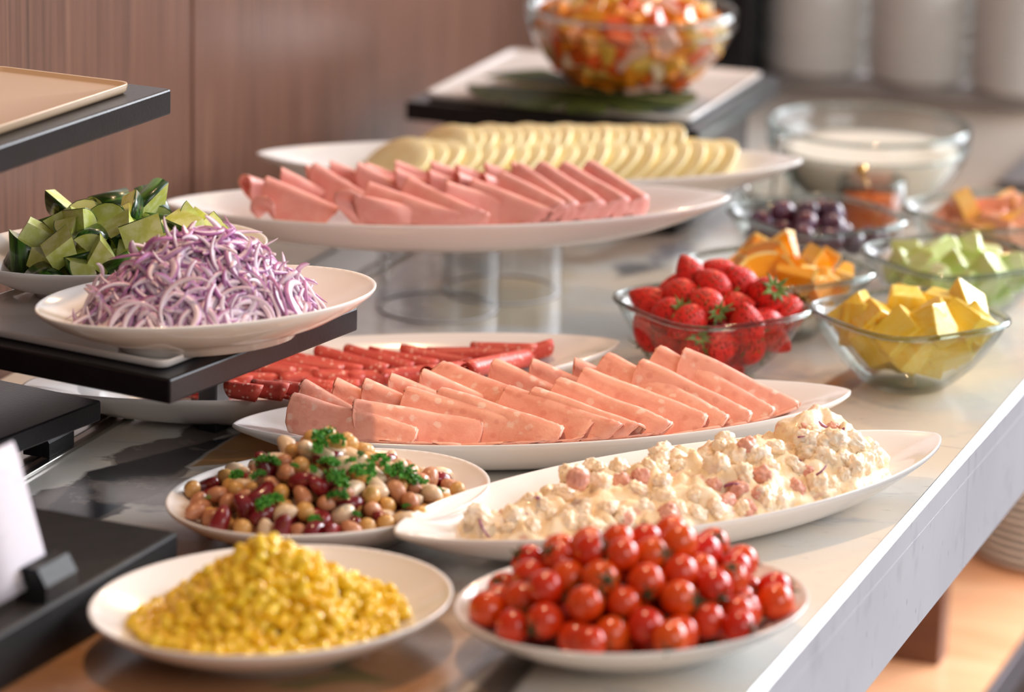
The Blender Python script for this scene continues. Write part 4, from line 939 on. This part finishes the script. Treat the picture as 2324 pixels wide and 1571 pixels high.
# pineapple
t = NT('pineapple_flesh'); v = t.coord('Object', (1, 1, .18)); n_ = t.noise(v, 340, 4, .6); PINE = t.set(t.mix(t.step(n_, .3, .7), t.mix(t.rnd(), lin('#fbc416'), lin('#fdd63a')), lin('#fde070')), .3, .5, .2, sss=.2); 
def pchunk(seed):
    r = random.Random(seed); L = r.uniform(.011, .014); a = r.uniform(.012, .015); b = a*r.uniform(.55, .85); pts = []
    for z in (-L, L):
        k = 1. if z < 0 else r.uniform(.75, 1.)
        for x, y in ((-a, -.0115), (a, -.0115), (b, .0115), (-b, .0115)): pts.append((x*k+r.uniform(-.001, .001), y*k+r.uniform(-.001, .001), z+r.uniform(-.002, .002)))
    return hull_mesh('pineapple_chunk', pts, .0016, 2, .0007, seed)
PCM = [pchunk(k) for k in range(7)]
pl_ = [(1510, 660), (1680, 690), (1850, 690), (1330, 820), (1500, 780), (1450, 920), (1700, 960), (1900, 850), (2030, 760), (2060, 860), (1620, 830), (1800, 880), (1900, 960), (1760, 1080), (1420, 760), (1980, 930), (1560, 1000), (2000, 830)]
P = bowl_items(pine_b, [zb(*q) for q in pl_], .022, .0150, 4, .90, .036, kr=1.15)
for i, p in enumerate(P):
    o = link('pineapple_chunk', PCM[i % 7], PINE, smooth=False); q = rquat()
    if i in (0, 1, 2): q = Quaternion((0, 0, 1), i*1.2) @ Quaternion((1, .3, 0), .25)
    put(o, fit_in(pine_b, o.data, q, 1.15, p), q, 1.15); tag(o, 'juicy yellow pineapple chunk in the glass bowl', 'pineapple', 'pineapple chunks in the glass bowl')
# orange and grapefruit wedges
def wedge(name, R, ang, th, seed):
    n = 8; r = random.Random(seed); arc = [(R*math.cos(-ang/2+ang*k/n), R*math.sin(-ang/2+ang*k/n)) for k in range(n+1)]; pts = [(R*.06, 0)]+arc; m = len(pts); cx = R*.55
    tz = lambda x: th*(.55+.45*x/R)
    vs = [(x-cx, y, -tz(x)) for x, y in pts]+[(x-cx, y, tz(x)) for x, y in pts]; fs = [tuple(range(m))[::-1], tuple(range(m, 2*m))]+[(i, (i+1) % m, m+(i+1) % m, m+i) for i in range(m)]
    bm = bmesh.new(); V = [bm.verts.new(v) for v in vs]
    for f in fs: bm.faces.new([V[i] for i in f])
    bmesh.ops.bevel(bm, geom=bm.edges[:], offset=.0008, segments=2, affect='EDGES'); fl = from_bm(name, bm)
    rv = []
    for s in (-1, 1):
        for k in (1.0, 1.09): rv += [(x*k-cx, y*k, s*th*1.0) for x, y in arc]
    q = n+1; rf = []
    for i in range(n): rf += [(q+i, q+i+1, 3*q+i+1, 3*q+i), (i, 2*q+i, 2*q+i+1, i+1), (i, i+1, q+i+1, q+i), (2*q+i, 3*q+i, 3*q+i+1, 2*q+i+1)]
    rf += [(0, q, 3*q, 2*q), (n, 2*q+n, 3*q+n, q+n)]
    return fl, fix(mesh('rind', rv, rf))
def citrus(name, a, b, pale):
    t = NT(name); v = t.coord('Object', (.5, 1, 1)); n_ = t.noise(v, 300, 4, .6); col = t.mix(t.rnd(), lin(a), lin(b)); t.bump(n_, .4, .001)
    return t.set(t.mix(t.math('MULTIPLY', t.step(n_, .5, .75), .5), col, lin(pale)), .25, .5, .3, sss=.25)
OR = citrus('orange_flesh', '#fb9a06', '#ffae14', '#ffc84a'); GF = citrus('grapefruit_flesh', '#f4a27c', '#f8b594', '#fcd0b8'); PITH = plain('citrus_pith', '#f7c65a', '#f9d58a', rough=.4, scale=90); PEEL = plain('grapefruit_peel', '#e9a23c', '#f0b95c', rough=.4, scale=120)
WM = [wedge('orange_wedge', .029, math.radians(a), t_, k) for k, (a, t_) in enumerate(((62, .006), (75, .0075), (52, .007), (90, .0055)))]
ol_ = [(620, 420), (700, 400), (740, 430), (850, 360), (920, 340), (980, 320), (1040, 350), (930, 430), (1100, 340), (1250, 380), (1300, 430), (1170, 470), (1110, 490), (1050, 530), (900, 520), (1330, 510), (980, 580), (600, 480), (1200, 560), (1380, 600), (860, 600), (1300, 600), (1010, 420)]
P = bowl_items(oran_b, [zb(*q) for q in ol_], .026, .0118, 12, .84, .036, .6, kr=1.1)
for i, p in enumerate(P):
    f, s = WM[i % 4]; o = link('orange_wedge', f, OR, smooth=False); q = rquat(); put(o, fit_in(oran_b, s, q, 1.05, p), q, 1.05); link('rind', s, PITH, o, smooth=False); tag(o, 'bright orange cut segment in the glass bowl', 'orange', 'orange segments in the glass bowl')
WG = [wedge('grapefruit_wedge', .036, math.radians(a), t_, k+9) for k, (a, t_) in enumerate(((80, .009), (95, .008), (70, .010)))]
gl_ = [(1900, 110), (1960, 90), (2060, 120), (2140, 150), (2230, 170), (2290, 150), (2110, 220), (1980, 190), (2300, 260), (2200, 280), (1850, 250), (1950, 300), (2100, 320), (2300, 340), (1850, 130), (2150, 90)]
P = bowl_items(gfr_b, [zb(*q) for q in gl_], .020, .0135, 6, .82, .034, .6, kr=1.1)
for i, p in enumerate(P):
    f, s = WG[i % 3]; o = link('grapefruit_wedge', f, GF, smooth=False); q = rquat(); put(o, fit_in(gfr_b, s, q, 1.0, p), q, 1.0); link('rind', s, PEEL, o, smooth=False); tag(o, 'pink grapefruit segment with yellow peel in the glass bowl', 'grapefruit', 'grapefruit segments in the glass bowl')
# melon
t = NT('melon_flesh'); n_ = t.noise(t.coord(), 70, 3); MEL = t.set(t.mix(t.step(n_, .35, .65), t.mix(t.rnd(), lin('#d8e394'), lin('#b2d84e')), lin('#dfe6ab')), .28, .5, .2, sss=.25)
def mchunk(seed):
    r = random.Random(seed); pts = []
    for z in (-.013, .013):
        for x, y in ((-.014, -.010), (.014, -.010), (.011, .011), (-.011, .011)): pts.append((x*r.uniform(.75, 1.1), y*r.uniform(.8, 1.1), z*r.uniform(.8, 1.1)))
    return hull_mesh('melon_chunk', pts, .0022, 2, .0005, seed)
MM = [mchunk(k+40) for k in range(6)]
ml_ = [(1700, 410), (1850, 420), (2010, 410), (2170, 420), (1760, 480), (1970, 500), (1620, 510), (2120, 520), (2250, 540), (1850, 590), (2000, 610), (1700, 560), (2250, 440), (2060, 460), (2150, 600), (2300, 600), (1580, 440)]
P = bowl_items(mel_b, [zb(*q) for q in ml_], .020, .0140, 8, .84, .032, kr=1.)
for i, p in enumerate(P):
    o = link('melon_chunk', MM[i % 6], MEL, smooth=False); q = rquat(); put(o, fit_in(mel_b, o.data, q, 1.1, p), q, 1.1); tag(o, 'pale green melon chunk in the glass bowl', 'melon', 'melon chunks in the glass bowl')
# grapes
t = NT('grape_skin'); n_ = t.noise(t.coord(), 1.6, 3); GRAPE = t.set(t.mix(t.step(n_, .4, .7), t.mix(t.rnd(), lin('#3c1a2c'), lin('#6a2030')), lin('#6d5570')), .25, .5, .3)
GRM = sphere_me('grape', 3, lambda c: Vector((c.x*.92, c.y*.92, c.z*1.1)))
gp_ = [(1180, 130), (1090, 180), (1250, 200), (1000, 190), (1140, 240), (920, 220), (1350, 280), (1290, 250), (870, 250), (1540, 250), (1000, 270), (1450, 300), (820, 150), (900, 140), (1600, 290), (780, 220), (1220, 290), (1120, 300), (1550, 320), (1060, 330)]
P = bowl_items(grap_b, [zb(*q) for q in gp_], .030, .0115, 8, .84, .026)
for i, p in enumerate(P):
    uu, vv = px(p)
    if uu > 1905 and vv < 522: continue
    o = link('grape', GRM, GRAPE); put(o, p, rquat(), .0112); tag(o, 'dark purple grape in the glass bowl', 'grape', 'grapes in the glass bowl')
# ------------------------------------------------------------------ round glass bowls
def round_bowl(loc, R, Hh, label):
    e = tag(empty('glass_bowl', loc), label, 'bowl'); k = [(.001, .0), (.36, .0), (.46, .003), (.64, .016), (.8, .036), (.91, .058), (.97, .075)]
    sc_ = Hh/.105; pr = [(r*R, z*sc_) for r, z in k]+[(R*.985, .080*sc_), (R, .082*sc_), (R, .104*sc_), (R-.003, Hh), (R-.004, .104*sc_), (R-.004, .083*sc_)]+[(max(.001, r*R-.003), z*sc_+.003) for r, z in reversed(k)]
    link('bowl_body', lathe('bowl_body', pr, 72), GLASS, e); th = [2*math.pi*i/72 for i in range(73)]
    for z, rr in ((Hh, .0022), (.081*sc_, .0012)): link('rim', mesh('rim', *tube([((R-.002)*math.cos(a), (R-.002)*math.sin(a), z) for a in th], rr, 8, False)), GRIM, e)
    def inner(z): return float(np.interp(z/sc_, [.003, .016, .036, .058, .075, .105], [.40*R, .62*R, .78*R, .89*R, .95*R, R]))-.004
    return e, inner
YC = at(1973, 283, .078); ye, yin = round_bowl((YC[0], YC[1], 0), .0895, .078, 'round glass bowl of white yogurt behind the grapes')
zz = np.linspace(.004, .056, 9); prof = [(.001, .004)]+[(yin(z)-.0008, z) for z in zz]+[(yin(.056)*.8, .0552), (yin(.056)*.4, .0548), (.001, .055)]
y = tag(link('yogurt', lathe('yogurt', prof, 56), plain('white_yogurt', '#f3ecdf', None, rough=.3, sss=.2)), 'smooth white yogurt filling the round glass bowl', 'yogurt', None, 'stuff'); y.location = (YC[0], YC[1], 0)
FZ = TZ+.0128
FC = at(1432, 205, FZ); FC = at(1432, 18, FZ+.067)
FR_ = .0915; fe_, fin = round_bowl((FC[0], FC[1], FZ), FR_, .067, 'round glass bowl of mixed fruit salad on the green leaf')
JU = plain('fruit_juice', '#e8843a', '#f0a050', rough=.3, scale=40, sss=.2)
prof = [(.001, .006)]+[(max(.001, fin(z)-.020), z+.006) for z in np.linspace(.004, .038, 8)]+[(.001, .046)]
o = tag(link('fruit_juice', lathe('fruit_juice', prof, 40), JU), 'orange juice among the diced fruit in the fruit salad bowl', 'juice', None, 'stuff'); o.location = (FC[0], FC[1], FZ)
FCOL = [('orange', vary_mat('diced_orange', '#f08a1e', '#f5a030', .25, .2)), ('pink', vary_mat('diced_pink_fruit', '#eab09a', '#e2c3b4', .28, .2)), ('red', vary_mat('diced_papaya', '#e4551c', '#ea6a24', .25, .2)), ('yellow', vary_mat('diced_yellow_fruit', '#f1b032', '#edc45c', .25, .2)), ('pale', vary_mat('diced_apple', '#eccba0', '#f0d8b8', .3, .2))]
def dice(seed):
    r = random.Random(seed); return hull_mesh('fruit_piece', [(sx*.0115*r.uniform(.7, 1.15), sy*.0105*r.uniform(.7, 1.15), sz*.0105*r.uniform(.7, 1.15)) for sx in (-1, 1) for sy in (-1, 1) for sz in (-1, 1)], .0015, 2)
DM = [dice(k) for k in range(15)]; pts = []
for k in range(110):                                        # against the glass
    f = (k+.5)/110; z = .010+.040*f**.8; a = k*2.399963; r = fin(z)-.0112; pts.append((r*math.cos(a), r*math.sin(a), z+.001))
for k in range(55):                                         # on top
    r = math.sqrt((k+.5)/55)*.068; a = k*2.399963; pts.append((r*math.cos(a), r*math.sin(a), .050+.024*(1-(r/.08)**2)))
fgroups = {}
for i, p in enumerate(pts):
    nm, mt = FCOL[int(rng.choice(5, p=[.40, .14, .20, .18, .08]))]
    me = fgroups.get((i % 15, nm))
    if me is None: me = DM[i % 15].copy(); me.materials.append(mt); fgroups[(i % 15, nm)] = me
    o = link('fruit_piece', me, None, smooth=False); put(o, (FC[0]+p[0], FC[1]+p[1], FZ+p[2]), rquat(), 1.); tag(o, f'diced {nm} fruit piece in the fruit salad bowl'.replace('orange fruit', 'orange coloured fruit'), 'fruit piece', f'{nm} fruit pieces in the fruit salad')
# split leaf under the bowl
def monstera():
    n = 90; pts = []
    for k in range(n):
        a = 2*math.pi*k/n; r = 1-.10*math.cos(a)
        cut = 0
        for c in (.55, 1.05, 1.6, 2.2, -.55, -1.05, -1.6, -2.2):
            d = abs(math.atan2(math.sin(a-c), math.cos(a-c))); cut = max(cut, max(0, 1-d/.085))
        r *= 1-.42*cut
        if abs(math.atan2(math.sin(a-math.pi), math.cos(a-math.pi))) < .16: r *= .35
        pts.append((.100*r*math.cos(a), .092*r*math.sin(a)))
    vs = [(x, y, .0012+.0006*abs(y)/.08) for x, y in pts]+[(0, 0, .0012)]+[(x, y, .0004+.0006*abs(y)/.08) for x, y in pts]+[(0, 0, .0004)]
    m = n+1; fs = [(i, (i+1) % n, n) for i in range(n)]+[(m+(i+1) % n, m+i, m+n) for i in range(n)]+[(i, m+i, m+(i+1) % n, (i+1) % n) for i in range(n)]
    return mesh('monstera_leaf', vs, fs)
LEAF = plain('leaf_green', '#2c3814', '#434f18', rough=.6, scale=40, spec=.2)
lf = tag(link('split_leaf', monstera(), LEAF, smooth=False), 'dark green split leaf lying under the fruit salad bowl', 'leaf'); lc = at(1345, 210, TZ+.011); lf.location = (lc[0], lc[1], TZ+.0106); lf.rotation_euler.z = -.35
mv, mf_ = tube([(-.09, 0, .0016), (0, 0, .0016), (.095, 0, .0012)], [.0012, .001, .0005], 6); link('midrib', mesh('midrib', mv, mf_), plain('leaf_midrib', '#c8bd7a', None, rough=.5), lf)
# ------------------------------------------------------------------ jam jar, spoons, small cup
JC = at(1965, 545); jam_c = (JC[0]+.004, JC[1]+.012, 0)
def jar(loc, R, Hh, label):
    e = tag(empty('glass_jar', loc), label, 'jar'); pr = [(.001, 0), (R-.002, 0), (R, .002), (R, Hh), (R-.0025, Hh), (R-.0025, .003), (.001, .003)]
    link('jar_wall', lathe('jar_wall', pr, 48), GLASS, e); th = [2*math.pi*i/48 for i in range(49)]; link('rim', mesh('rim', *tube([((R-.001)*math.cos(a), (R-.001)*math.sin(a), Hh) for a in th], .0014, 8, False)), GRIM, e); return e
jar(jam_c, .029, .050, 'small glass jar of orange jam with a golden spoon')
o = tag(link('orange_jam', lathe('orange_jam', [(.001, .0035), (.026, .0035), (.026, .037), (.001, .037)], 40), plain('jam', '#fb6a14', '#ff8528', rough=.12, scale=60)), 'orange jam in the small glass jar', 'jam', None, 'stuff'); o.location = jam_c
def spoon(loc, tip, mat, label, knob=False):
    e = tag(empty('serving_spoon', loc), label, 'spoon'); d = Vector(tip)-Vector(loc)
    link('handle', mesh('handle', *tube([(0, 0, 0), tuple(d*.5), tuple(d)], [.0014, .0016, .0022], 10)), mat, e)
    b = link('spoon_head', sphere_me('spoon_head', 2, lambda c: Vector((c.x*.011, c.y*.008, c.z*.003))), mat, e); b.rotation_euler.x = .5
    if knob: k = link('knob', sphere_me('knob', 2, lambda c: c*.0052), mat, e); k.location = d
    return e
spoon((jam_c[0]+.002, jam_c[1], .030), tuple(at(1955, 385, .092)), GOLD, 'golden spoon standing in the jar of jam', True)
cu = at(1735, 470); cup_c = (cu[0], cu[1]-.03, 0)
jar(cup_c, .026, .045, 'small clear glass cup of serving spoons beside the grapes')
spoon((cup_c[0]+.004, cup_c[1], .010), tuple(at(1768, 312, .105)), CHROME, 'long steel spoon leaning in the glass cup before the yogurt')
spoon((cup_c[0]-.006, cup_c[1]+.004, .010), tuple(at(1684, 420, .070)), CHROME, 'short steel spoon in the glass cup beside the platter tip')
# ------------------------------------------------------------------ stacks of plates
def small_plate_me(R, pitch):
    pr = [(.001, .003), (R*.55, .003), (R*.8, .006), (R-.001, .0118), (R, .0112), (R*.985, .0088), (R*.8, .0035), (R*.62, .0012), (R*.6, 0), (R*.5, 0), (R*.48, .0012), (.001, .0012)]; return lathe('stacked_plate', pr, 48)
SPM = small_plate_me(.0545, .006); S2M = small_plate_me(.075, .006)
gt = tag(frame_obj(link('grey_tray', box_mesh('grey_tray', .17, .46, .012, .003, 2, org=(0, 0, .006)), plain('grey_stone', '#cbc5c2', '#b9b3b2', rough=.3, scale=20), smooth=False), cf(float((at(2090, 190)-E0)@AL), .33)), 'pale grey tray under the plate stacks at the far end', 'tray')
for (u, v, nm) in ((1850, 182, 'left'), (2087, 204, 'middle'), (2318, 228, 'right')):
    c = at(u, v-18, .012)
    for k in range(20):
        o = link('stacked_plate', SPM, PORC2); o.location = (c[0]+rng.normal()*.0006, c[1]+rng.normal()*.0006, .0122+k*.0052); o.rotation_euler.z = k
        tag(o, f'small white plate in the {nm} far stack', 'plate', f'plates in the {nm} far stack')
c = at(2388, 1262, LZ)
for k in range(20):
    o = link('stacked_plate', S2M, PORC2); o.location = (c[0]+rng.normal()*.0006, c[1]+rng.normal()*.0006, LZ+.0002+k*.0075); o.rotation_euler.z = k
    tag(o, 'white plate stacked on the lower wooden shelf', 'plate', 'plates on the lower shelf')
bk = cf(1.70, .57); kb_ = tag(frame_obj(link('black_box', box_mesh('black_box', .16, .14, .26, .003, 2, org=(0, 0, .13)), BLACK, smooth=False), bk), 'tall black box behind the fruit salad riser', 'box')
rb = tag(frame_obj(link('dark_ledge', box_mesh('dark_ledge', .05, .44, .06, .002, 1, org=(0, 0, .03)), BROWN, smooth=False), cf(float((at(2090, 150)-E0)@AL)+.10, .33)), 'low dark brown ledge behind the plate stacks', 'ledge')
dk = at(2262, 438); tag(frame_obj(link('slate_tray', box_mesh('slate_tray', .24, .09, .012, .002, 2, org=(.12, -.045, .006)), plain('grey_slate', '#5d5a5e', '#6f6b6e', rough=.35, scale=30), smooth=False), dk), 'dark grey slate tray at the right side behind the grapefruit', 'tray')
bpy.context.view_layer.update()
for nm, noun, where, nr in (('cherry_tomato', 'red cherry tomato', 'of the tomato pile', 6), ('strawberry', 'red strawberry', 'of the strawberry bowl', 5), ('pineapple_chunk', 'yellow pineapple chunk', 'of the pineapple bowl', 4),
                            ('orange_wedge', 'cut orange segment', 'of the orange bowl', 4), ('melon_chunk', 'pale green melon chunk', 'of the melon bowl', 4), ('grape', 'purple grape', 'of the grape bowl', 4), ('grapefruit_wedge', 'pink grapefruit segment', 'of the grapefruit bowl', 3),
                            ('cucumber_chunk', 'green cucumber chunk', 'of the cucumber plate', 5), ('potato_chunk', 'dressed potato chunk', 'of the potato salad', 5), ('ham_dice', 'pink ham cube', 'of the potato salad', 3), ('parsley_sprig', 'green parsley sprig', 'of the bean salad', 4)):
    row_labels([o for o in C.objects if o.parent is None and o.name.split('.')[0] == nm], noun, where, nr)
for nm in ('left', 'middle', 'right'):
    st = sorted([o for o in C.objects if o.get('group') == f'plates in the {nm} far stack'], key=lambda o: o.location.z)
    for k, o in enumerate(st): o['label'] = f'small white plate, {ORD[k]} from the bottom of the {nm} far stack'
st = sorted([o for o in C.objects if o.get('group') == 'plates on the lower shelf'], key=lambda o: o.location.z)
for k, o in enumerate(st): o['label'] = f'white plate, {ORD[k]} from the bottom of the lower shelf stack'
